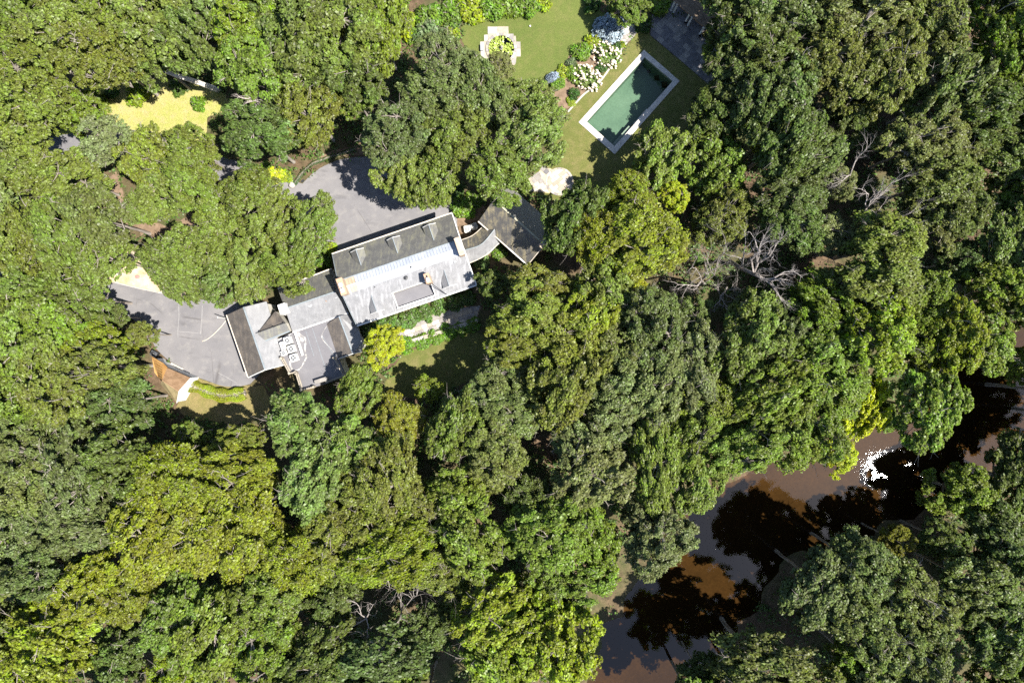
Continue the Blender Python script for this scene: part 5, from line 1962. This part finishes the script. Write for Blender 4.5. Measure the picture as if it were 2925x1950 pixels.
# woodland beyond the frame: it shades the edges of the view
r_ = random.Random(77)
ring = [(x, -95 + r_.uniform(-30, 20)) for x in list(range(-120, 1100, 190)) + list(range(2080, 3100, 190))] + [(x, 2045 + r_.uniform(-20, 30)) for x in list(range(-120, 1500, 190)) + list(range(2000, 3100, 170))] + \
       [(-95, y) for y in range(60, 1950, 185)] + [(3030, y) for y in list(range(60, 900, 165)) + list(range(1720, 1950, 160))] + [(3060, 1120), (3150, 1200), (3240, 1290), (3330, 1200), (3200, 1090)]
for i, (x, y) in enumerate(ring):
    make_tree(x, y, 120, 105, r_.uniform(0, 180), r_.choice('ooagdv'), 'woodland tree just outside the edge of the view', 'trees outside the view', 1000 + i)

# shrubs -----------------------------------------------------------------
def shrub_proto(seed, half=.085, n=2600, flat=.8, lumps=16, mat=None):
    g_ = np.random.default_rng(seed)
    P_, N_, C_ = [], [], []
    for k in range(lumps):
        d = sph(g_, 1)[0]
        d[2] = abs(d[2])
        c = d * g_.uniform(.35, .72) * np.array([1, 1, flat])
        r0 = g_.uniform(.24, .42)
        m = n // lumps
        dd = sph(g_, m)
        P_.append(c + dd * r0 * (g_.random((m, 1)) ** .4) * np.array([1, 1, .8]))
        N_.append(dd * .6 + np.array([0, 0, .7]) + g_.normal(0, .35, (m, 3)))
        C_.append(np.clip(g_.random() + g_.normal(0, .1, m), 0, 1))
    P_ = np.concatenate(P_)
    P_[:, 2] = np.abs(P_[:, 2])
    return leaf_mesh('foliage', P_, np.concatenate(N_), half, np.concatenate(C_), mat or LEAF, seed=seed)


SHRUB = [shrub_proto(900 + i) for i in range(3)]
SHRUB_FINE = [shrub_proto(930 + i, .05, 5200, .9, 26) for i in range(2)]
SPRUCE = shrub_proto(960, .07, 6500, 1.0, 46, NEEDLE)
STEM = MB()
for k in range(6):
    a = k * 1.05
    STEM.tube([(0, 0, -.02), (math.cos(a) * .2, math.sin(a) * .2, .3), (math.cos(a) * .5, math.sin(a) * .5, .62)], [.035, .025, .012], 4, False)
STEM_ME = STEM.mesh('stems')
STEM_ME.materials.append(BARK)


def shrub(x, y, r_px, hgt, color, label, i, group='garden shrubs', me=None, asp=1.0, ang=0.0, name='shrub', cat='shrub'):
    zc = hgt * .4
    p = P(x, y, zc)
    gz = float(ground_z(p.x, p.y))
    s = r_px * 1.28 * (H - zc) / F
    root = empty(name, (p.x, p.y, gz), label, cat, group)
    for nm, m_ in (('stems', STEM_ME), ('foliage', me or SHRUB[i % 3])):
        o = bpy.data.objects.new(nm, m_)
        o.scale = (s, s * asp, hgt)
        o.rotation_euler = (0, 0, ang if asp != 1.0 else i * 1.3)
        o.color = (*color, 1)
        link(o, root)
    return root


LM, VG, DG, GG, BL = (.22, .27, .02), (.12, .19, .025), (.05, .1, .02), (.12, .16, .07), (.2, .25, .29)
shrub(1739, 79, 40, 2.6, BL, 'silvery blue spruce between the upper lawn and the garden steps', 1, None, SPRUCE, .95, .3, 'blue_spruce', 'spruce')
shrub(1578, 221, 18, 1.6, (.2, .25, .32), 'little blue spruce at the lower edge of the upper lawn', 2, None, SPRUCE, .8, .5, 'blue_spruce', 'spruce')
HYD = MB()
ry = random.Random(4)
for k in range(90):
    a, e = ry.uniform(0, 6.283), math.acos(ry.uniform(.05, 1))
    c = Vector((math.sin(e) * math.cos(a), math.sin(e) * math.sin(a), math.cos(e))) * ry.uniform(.88, 1.04)
    s_ = ry.uniform(.055, .09)
    HYD.lathe((c.x * .92, c.y * .92, c.z), [(s_ * .3, -s_), (s_ * .9, -s_ * .4), (s_, s_ * .3), (s_ * .55, s_ * .9), (s_ * .1, s_ * 1.2)], 6)
HYD_ME = HYD.mesh('blooms')
HYD_ME.materials.append(simple('creamy_pink_petals', (0.72, 0.56, 0.44), (0.8, 0.72, 0.6), 9.0, .8, .2, .4))
for x, y, lab, i in ((1732, 155, 'upper cream-flowered hydrangea beside the pool', 5), (1677, 221, 'lower cream-flowered hydrangea beside the pool', 6)):
    h_ = shrub(x, y, 30, 1.5, (.12, .17, .035), lab, i, 'hydrangeas by the pool', None, 1.36, R(60), 'hydrangea', 'hydrangea')
    o = bpy.data.objects.new('blooms', HYD_ME)
    c = h_.children[1]
    o.scale = c.scale
    o['kind'] = 'stuff'
    o.rotation_euler = c.rotation_euler
    link(o, h_)
SHR = [(1692, 116, 24, 1.5, LM, 'yellow-green shrub between blue spruce and upper hydrangea'), (1660, 148, 27, 1.7, VG, 'fresh green shrub left of the upper hydrangea'),
       (1632, 178, 17, 1.2, GG, 'grey-green shrub midway along the shrub border'), (1608, 203, 20, 1.2, LM, 'yellow-green shrub near the little blue spruce'),
       (1640, 205, 24, 1.4, (.12, .18, .02), 'green shrub left of the lower hydrangea'), (1763, 130, 15, 1.3, DG, 'dark round clipped shrub below the garden steps'),
       (1778, 128, 10, .6, LM, 'lime clump beside the dark clipped shrub'), (1642, 268, 17, 1.3, DG, 'dark round shrub below the lower hydrangea'),
       (1632, 288, 15, .8, LM, 'lime shrub at the lower end of the border'), (1718, 190, 16, .9, DG, 'dark green shrub between the two hydrangeas'),
       (1590, 235, 22, 1.4, VG, 'green shrub just below the little blue spruce'),
       (1160, 62, 42, 2.6, LM, 'tall lime shrub above the leafy path left of the lawn'), (1225, 45, 40, 2.8, VG, 'green shrub left of the upper lawn near top edge'),
       (1232, 92, 46, 3.0, GG, 'large grey-green shrub left of the upper lawn'), (1282, 98, 30, 2.0, LM, 'lime shrub at the left tip of the upper lawn'),
       (1242, 130, 36, 2.0, LM, 'low lime shrub below the grey-green shrub'), (1182, 105, 24, 1.5, VG, 'small green shrub by the leafy path'),
       (1290, 28, 42, 2.6, VG, 'green shrub above the left tip of the upper lawn'), (1348, 18, 42, 2.4, LM, 'lime shrub along the top of the upper lawn'),
       (1405, 14, 38, 2.4, VG, 'green shrub above the lily pond'), (1455, 12, 34, 2.2, (.12, .18, .02), 'green shrub right of those above the lily pond'), (1512, 16, 34, 2.2, VG, 'shrub by the short stone wall'),
       (1555, 0, 26, 1.8, LM, 'lime shrub at the top edge right of the stone wall'), (1120, 20, 40, 2.4, LM, 'lime shrub at the top edge beside the woods'),
       (1690, 8, 24, 2.0, DG, 'dark shrub at the top edge above the blue spruce'), (1880, 15, 32, 2.0, (.12, .18, .02), 'bright shrub at the top edge beside the pool terrace'), (1836, 70, 22, 1.6, DG, 'dark shrub right of the garden steps'),
       (1832, 52, 18, 1.0, LM, 'lime clump above the landing of the steps'),
       (783, 497, 26, 1.3, (.34, .36, .03), 'bright yellow ornamental grass by the turning court'), (752, 478, 20, 1.2, VG, 'green shrub left of the yellow ornamental grass'),
       (815, 505, 20, .9, LM, 'low lime clump beside the pale boulder'),
       (392, 268, 34, 2.4, (.16, .21, .02), 'round yellow-green bush standing in the sunlit clearing'), (560, 292, 22, 2.4, (.13, .22, .02), 'upright yellow-green sapling right in the clearing'),
       (265, 285, 34, 2.2, (.14, .18, .02), 'yellow-green bush at the left end of the clearing'), (315, 260, 20, 1.4, DG, 'dark low bush above the clearing'), (505, 245, 26, 1.6, (.07, .12, .02), 'green bush under the leaning trunk'),
       (608, 75, 30, 2.2, LM, 'lime bush in the gap near the top left woods'),
       (1325, 588, 34, 2.2, VG, 'green shrub at the north-east corner of the main house'), (1352, 572, 26, 1.8, VG, 'green shrub above the curved passage'), (1300, 545, 24, 2.0, DG, 'dark shrub behind the north-east corner of the house'),
       (1376, 750, 22, 1.5, (.13, .19, .06), 'round pale green shrub below the curved passage'), (1425, 720, 22, 1.4, VG, 'green shrub between passage and pavilion'), (1400, 790, 26, 1.6, DG, 'dark shrub at the south-east corner of the main house'),
       (940, 710, 20, 2.0, LM, 'yellow-green bush at the north-west corner of the main house'), (925, 745, 22, 2.0, VG, 'green bush in the angle between house and middle wing')]
for i, s_ in enumerate(SHR):
    shrub(s_[0], s_[1], s_[2], s_[3], s_[4], s_[5], i + 10)
for i, (x, y, rr) in enumerate(((1052, 952, 26), (1090, 938, 28), (1130, 924, 28), (1172, 910, 28), (1212, 896, 26), (1256, 878, 24), (1298, 862, 26), (1336, 850, 22))):
    shrub(x, y, rr, 1.5, (.085, .14, .03), '%s shrub from the left in the row under the south eaves' % ORD[i].replace('nearest', 'first'), 60 + i, 'row under the south eaves')
for i, (x, y, rr) in enumerate(((1165, 985, 24), (1200, 976, 24), (1240, 963, 24), (1278, 950, 24), (1316, 938, 22), (1350, 928, 22))):
    shrub(x, y, rr, 1.2, (.11, .19, .02), '%s shrub from the left along the foot of the terrace wall' % ORD[i].replace('nearest', 'first'), 80 + i, 'row below the terrace wall')


def hedge(name, pts, wid, hgt, color, label, seed, n, half=.055):
    g_ = np.random.default_rng(seed)
    W = [P(a, b_, 0) for a, b_ in catmull(pts, 6, False)]
    k = g_.integers(0, len(W) - 1, n)
    t = g_.random(n)
    A = np.array([tuple(w_) for w_ in W])
    c = A[k] + (A[k + 1] - A[k]) * t[:, None]
    d = A[k + 1] - A[k]
    nv = np.stack([-d[:, 1], d[:, 0], np.zeros(n)], 1)
    nv /= np.linalg.norm(nv, axis=1, keepdims=True)
    th = g_.uniform(-.25, math.pi + .25, n)
    lump = 1 + .12 * np.sin(c[:, 0] * 3.1) + .1 * np.sin(c[:, 1] * 4.3)
    off = np.sign(np.cos(th)) * np.abs(np.cos(th)) ** .55 * wid / 2 * lump
    zz = np.sign(np.sin(th)) * np.abs(np.sin(th)) ** .45 * hgt * lump * g_.uniform(.82, 1.03, n)
    p = c + nv * off[:, None]
    p[:, 2] = np.maximum(zz, .03)
    nn_ = nv * np.cos(th)[:, None] * .6 + np.stack([np.zeros(n), np.zeros(n), np.abs(np.sin(th)) * .8 + .2], 1) + g_.normal(0, .35, (n, 3))
    base = W[len(W) // 2]
    me = leaf_mesh('foliage', p - np.array([base.x, base.y, 0]), nn_, half, np.clip(.5 + .5 * np.sin(c[:, 0] * 1.7) + g_.normal(0, .1, n), 0, 1), LEAF, seed=seed)
    root = empty(name, (base.x, base.y, 0), label, 'hedge')
    o = bpy.data.objects.new('foliage', me)
    o.color = (*color, 1)
    link(o, root)
    core = MB()
    for a, b_ in zip(W, W[1:]):
        core.bar(a + Vector((0, 0, hgt * .3)), b_ + Vector((0, 0, hgt * .3)), wid * .4, hgt * .5)
    core.build('branches', BARK, root)
    return root


hedge('box_hedge', [(540, 1096), (575, 1108), (610, 1121), (645, 1128), (675, 1127), (704, 1121)], 1.6, 1.1, (.22, .25, .02), 'clipped yellow-green hedge curving along the foot of the parking court', 3, 15000)
hedge('low_hedge', [(842, 528), (862, 500), (890, 472), (930, 455), (975, 440), (1015, 428)], .5, .45, (.05, .085, .025), 'low dark green hedge curving round the turning court', 4, 3500, .045)

# undergrowth ------------------------------------------------------------
g_ = np.random.default_rng(5)
nc = 26000
cx, cyy = g_.uniform(-80, 80, nc), g_.uniform(-58, 58, nc)
px_, py_ = cx * F / H + 1462.5, 975 - cyy * F / H
ok = river_q(cx, cyy) > 1.12
for pl in OPEN + BUILT:
    ok &= ~inpoly_np(px_, py_, pl)
ok &= (np.sin(cx * .21 + 2 * np.sin(cyy * .13)) + np.sin(cyy * .27 + 1.7 * np.sin(cx * .17)) + g_.normal(0, .8, nc)) > -.9
cx, cyy = cx[ok], cyy[ok]
nc = len(cx)
cz = ground_z(cx, cyy)
per = 16
rad = g_.uniform(.35, 1.1, nc)
hh = rad * g_.uniform(.6, 1.5, nc) * np.where(g_.random(nc) < .25, 2.2, 1.0)
d = sph(g_, nc * per)
d[:, 2] = np.abs(d[:, 2])
q = np.stack([np.repeat(cx, per), np.repeat(cyy, per), np.repeat(cz, per)], 1) + d * np.stack([np.repeat(rad, per), np.repeat(rad, per), np.repeat(hh, per)], 1) * (g_.random((nc * per, 1)) ** .4)
me = leaf_mesh('undergrowth', q, d * .5 + np.array([0, 0, .8]) + g_.normal(0, .35, (nc * per, 3)), .16, np.repeat(g_.random(nc), per), LEAF, seed=8)
o = bpy.data.objects.new('undergrowth', me)
o.color = (.075, .12, .025, 1)
link(o)
tag(o, 'low green undergrowth covering the woodland floor', 'undergrowth', None, 'stuff')


# dead and leaning trees -------------------------------------------------
def branch(mb, p, d, L, r0, depth, rg, spread=.55, lift=.05, sides=6, kids=(3, 4)):
    n = 5
    pts, rad = [p.copy()], [r0]
    for i in range(n):
        d = (d + Vector((rg.gauss(0, .16), rg.gauss(0, .16), rg.gauss(lift, .1)))).normalized()
        p = p + d * L / n
        pts.append(p.copy())
        rad.append(r0 * (1 - .62 * (i + 1) / n))
    mb.tube(pts, rad, max(3, sides), depth == 0)
    if depth == 0:
        return
    for k in range(rg.randint(*kids)):
        t = rg.uniform(.3, 1.0)
        i = min(n - 1, int(t * n))
        b0 = pts[i].lerp(pts[i + 1], t * n - i) if i + 1 <= n else pts[-1]
        nd = (d + Vector((rg.gauss(0, spread), rg.gauss(0, spread), rg.gauss(.1, spread * .6)))).normalized()
        branch(mb, b0, nd, L * rg.uniform(.5, .75), rad[i] * .62, depth - 1, rg, spread, lift, sides - 1, kids)


def snag(base_px, zb, trunk, limbs, r0, label, seed, mat=DEADWOOD, depth=2, name='dead_tree', spread=.55, kids=(3, 4), group='bare dead trees'):
    """trunk: list of (x, y, z) survey points; limbs: (start index, end (x, y, z)) main branches"""
    rg = random.Random(seed)
    tp = [P(*q) for q in trunk]
    gz = float(ground_z(tp[0].x, tp[0].y))
    foot = Vector((tp[0].x, tp[0].y, gz - .1))
    root = empty(name, (foot.x, foot.y, gz), label, 'dead tree', group)
    mb = MB()
    pts = [foot] + tp
    n = len(pts)
    mb.tube(pts, [r0 * .8 * (1.15 - .55 * i / (n - 1)) for i in range(n)], 9)
    mb.build('trunk', mat, root, smooth=True)
    for si, end in limbs:
        mb = MB()
        a, b_ = tp[si], P(*end)
        L = (b_ - a).length
        k1 = a.lerp(b_, .35) + Vector((rg.gauss(0, .05 * L), rg.gauss(0, .05 * L), rg.gauss(.04 * L, .03 * L)))
        k2 = a.lerp(b_, .7) + Vector((rg.gauss(0, .05 * L), rg.gauss(0, .05 * L), rg.gauss(.03 * L, .03 * L)))
        lr = r0 * .36
        mb.tube([a, k1, k2, b_], [lr, lr * .8, lr * .6, lr * .38], 7)
        d = (b_ - k2).normalized()
        for (b0, rr2) in ((k1, lr * .55), (k2, lr * .5), (b_, lr * .36), (b_, lr * .34), (k1.lerp(k2, .5), lr * .5)):
            nd = (d + Vector((rg.gauss(0, spread), rg.gauss(0, spread), rg.gauss(.1, .3)))).normalized()
            branch(mb, b0, nd, L * rg.uniform(.32, .55), rr2, depth, rg, spread, .03, 5, kids)
        mb.build('limb', mat, root)
    return root


V = lambda X_, Y_, z: (1850 + X_ / 2.6133, 350 + Y_ / 2.6133, z)
snag(None, 0, [V(620, 1040, 2), V(690, 1085, 6.5), V(790, 1130, 9), V(870, 1170, 11)],
     [(2, V(830, 940, 13)), (2, V(950, 930, 13.5)), (3, V(1020, 1190, 13)), (3, V(1000, 1330, 12.5)), (2, V(860, 1085, 12)), (1, V(720, 950, 12)), (3, V(1090, 1110, 13)), (2, V(800, 870, 14))], .36,
     'large bleached dead tree with bare forking limbs in the right woods', 21)
snag(None, 0, [V(420, 1200, 3), V(400, 1180, 6), V(370, 1220, 8)],
     [(2, V(230, 1210, 10)), (1, V(330, 1080, 10)), (1, V(450, 1000, 10.5)), (2, V(340, 1250, 9.5)), (1, V(540, 1020, 10)), (0, V(600, 960, 10))], .2,
     'twiggy grey dead tree left of the large bleached one', 22, depth=3, spread=.6, kids=(3, 4))
snag(None, 0, [V(590, 1230, 3), V(570, 1270, 6), V(540, 1300, 8)],
     [(2, V(500, 1370, 9)), (2, V(600, 1380, 9.5)), (1, V(690, 1320, 9)), (2, V(520, 1220, 10)), (1, V(660, 1230, 9.5))], .17,
     'low twiggy dead tree below the large bleached one', 23, depth=3, spread=.6)
snag(None, 0, [V(1600, 740, 2), V(1625, 690, 8), V(1630, 640, 10.5)],
     [(2, V(1600, 500, 12.5)), (2, V(1740, 500, 13)), (2, V(1820, 450, 13.5)), (1, V(1790, 690, 12.5)), (1, V(1930, 690, 13)), (2, V(1700, 560, 13)), (1, V(1620, 790, 11))], .24,
     'bare pale tree with upswept branches in the upper right woods', 24, depth=2)
snag(None, 0, [V(1500, 470, 3), V(1510, 390, 9), V(1545, 300, 12)],
     [(2, V(1600, 230, 13.5)), (2, V(1640, 160, 14)), (2, V(1560, 250, 13)), (1, V(1420, 430, 11.5)), (1, V(1380, 460, 11))], .15, 'slender bare tree above the upswept one', 25, depth=3, spread=.35)
snag(None, 0, [V(1330, 980, 3), V(1350, 1000, 7)], [(1, V(1330, 1060, 8.5)), (1, V(1400, 1060, 8.5)), (1, V(1440, 1000, 9)), (1, V(1270, 960, 9))], .12, 'small twiggy dead tree right of the large bleached one', 26, depth=3)
W_ = lambda X_, Y_, z: (700 + X_ / 1.0535, 1100 + Y_ / 1.0535, z)
snag(None, 0, [W_(372, 670, 3), W_(370, 690, 8), W_(365, 700, 10)], [(2, W_(335, 655, 11.5)), (2, W_(290, 735, 11)), (2, W_(372, 760, 10.5)), (2, W_(385, 660, 11.5)), (1, W_(330, 715, 11))], .2, 'bare pale snag with spread limbs near the bottom, left of its pair', 27, depth=1)
snag(None, 0, [W_(480, 640, 3), W_(470, 680, 7), W_(468, 700, 9)], [(2, W_(445, 730, 10)), (2, W_(500, 720, 10)), (1, W_(465, 610, 11)), (1, W_(520, 590, 11.5)), (0, W_(545, 610, 11))], .15, 'slighter bare snag near the bottom, right of its pair', 28, depth=2, spread=.5)
Wd = lambda X_, Y_, z: (400 + X_ / 2.56, 150 + Y_ / 2.56, z)
snag(None, 0, [Wd(945, 478, 3), Wd(905, 440, 6), Wd(880, 390, 8.5), Wd(850, 350, 10.5)], [(3, Wd(780, 320, 11.5)), (3, Wd(830, 260, 12)), (3, Wd(790, 365, 11)), (3, Wd(900, 320, 12)), (3, Wd(940, 335, 11.5)), (3, Wd(720, 325, 12))], .32,
     'broken dead trunk with short bare branches right of the clearing', 29, depth=1)
rg = random.Random(9)
fb = empty('fallen_branch', P(770, 350, 0), 'fallen bare branch hanging below the broken dead trunk', 'branch')
mb = MB()
for e in (((945, 665), 2.0), ((925, 600), 2.5), ((1030, 600), 2.5), ((985, 590), 3.0)):
    mb.tube([P(*Wd(890, 460, 5.5)), P(*Wd((890 + e[0][0]) / 2 - 5, (460 + e[0][1]) / 2, 4.2)), P(*Wd(*e[0], e[1]))], [.09, .06, .02], 5)
mb.build('wood', DEADWOOD, fb)
# leaning pale trunk over the clearing
tb = [P(625, 258, .0), P(572, 238, 3.6), P(500, 214, 6.6), P(437, 190, 9.0), P(380, 165, 10.8)]
ln = empty('leaning_trunk', tb[0], 'long pale leaning tree trunk above the sunlit clearing', 'tree trunk')
mb = MB()
mb.tube([tb[0] - Vector((0, 0, .1))] + tb, [.42, .36, .31, .29, .26, .16], 10)
mb.build('trunk', PALEBARK, ln, smooth=True)
mb = MB()
for q in ((360, 190, 11.5), (350, 140, 12), (400, 150, 12)):
    branch(mb, tb[3].lerp(tb[4], .5), (P(*q) - tb[3]).normalized(), 3.0, .12, 1, rg)
mb.build('limb', PALEBARK, ln)
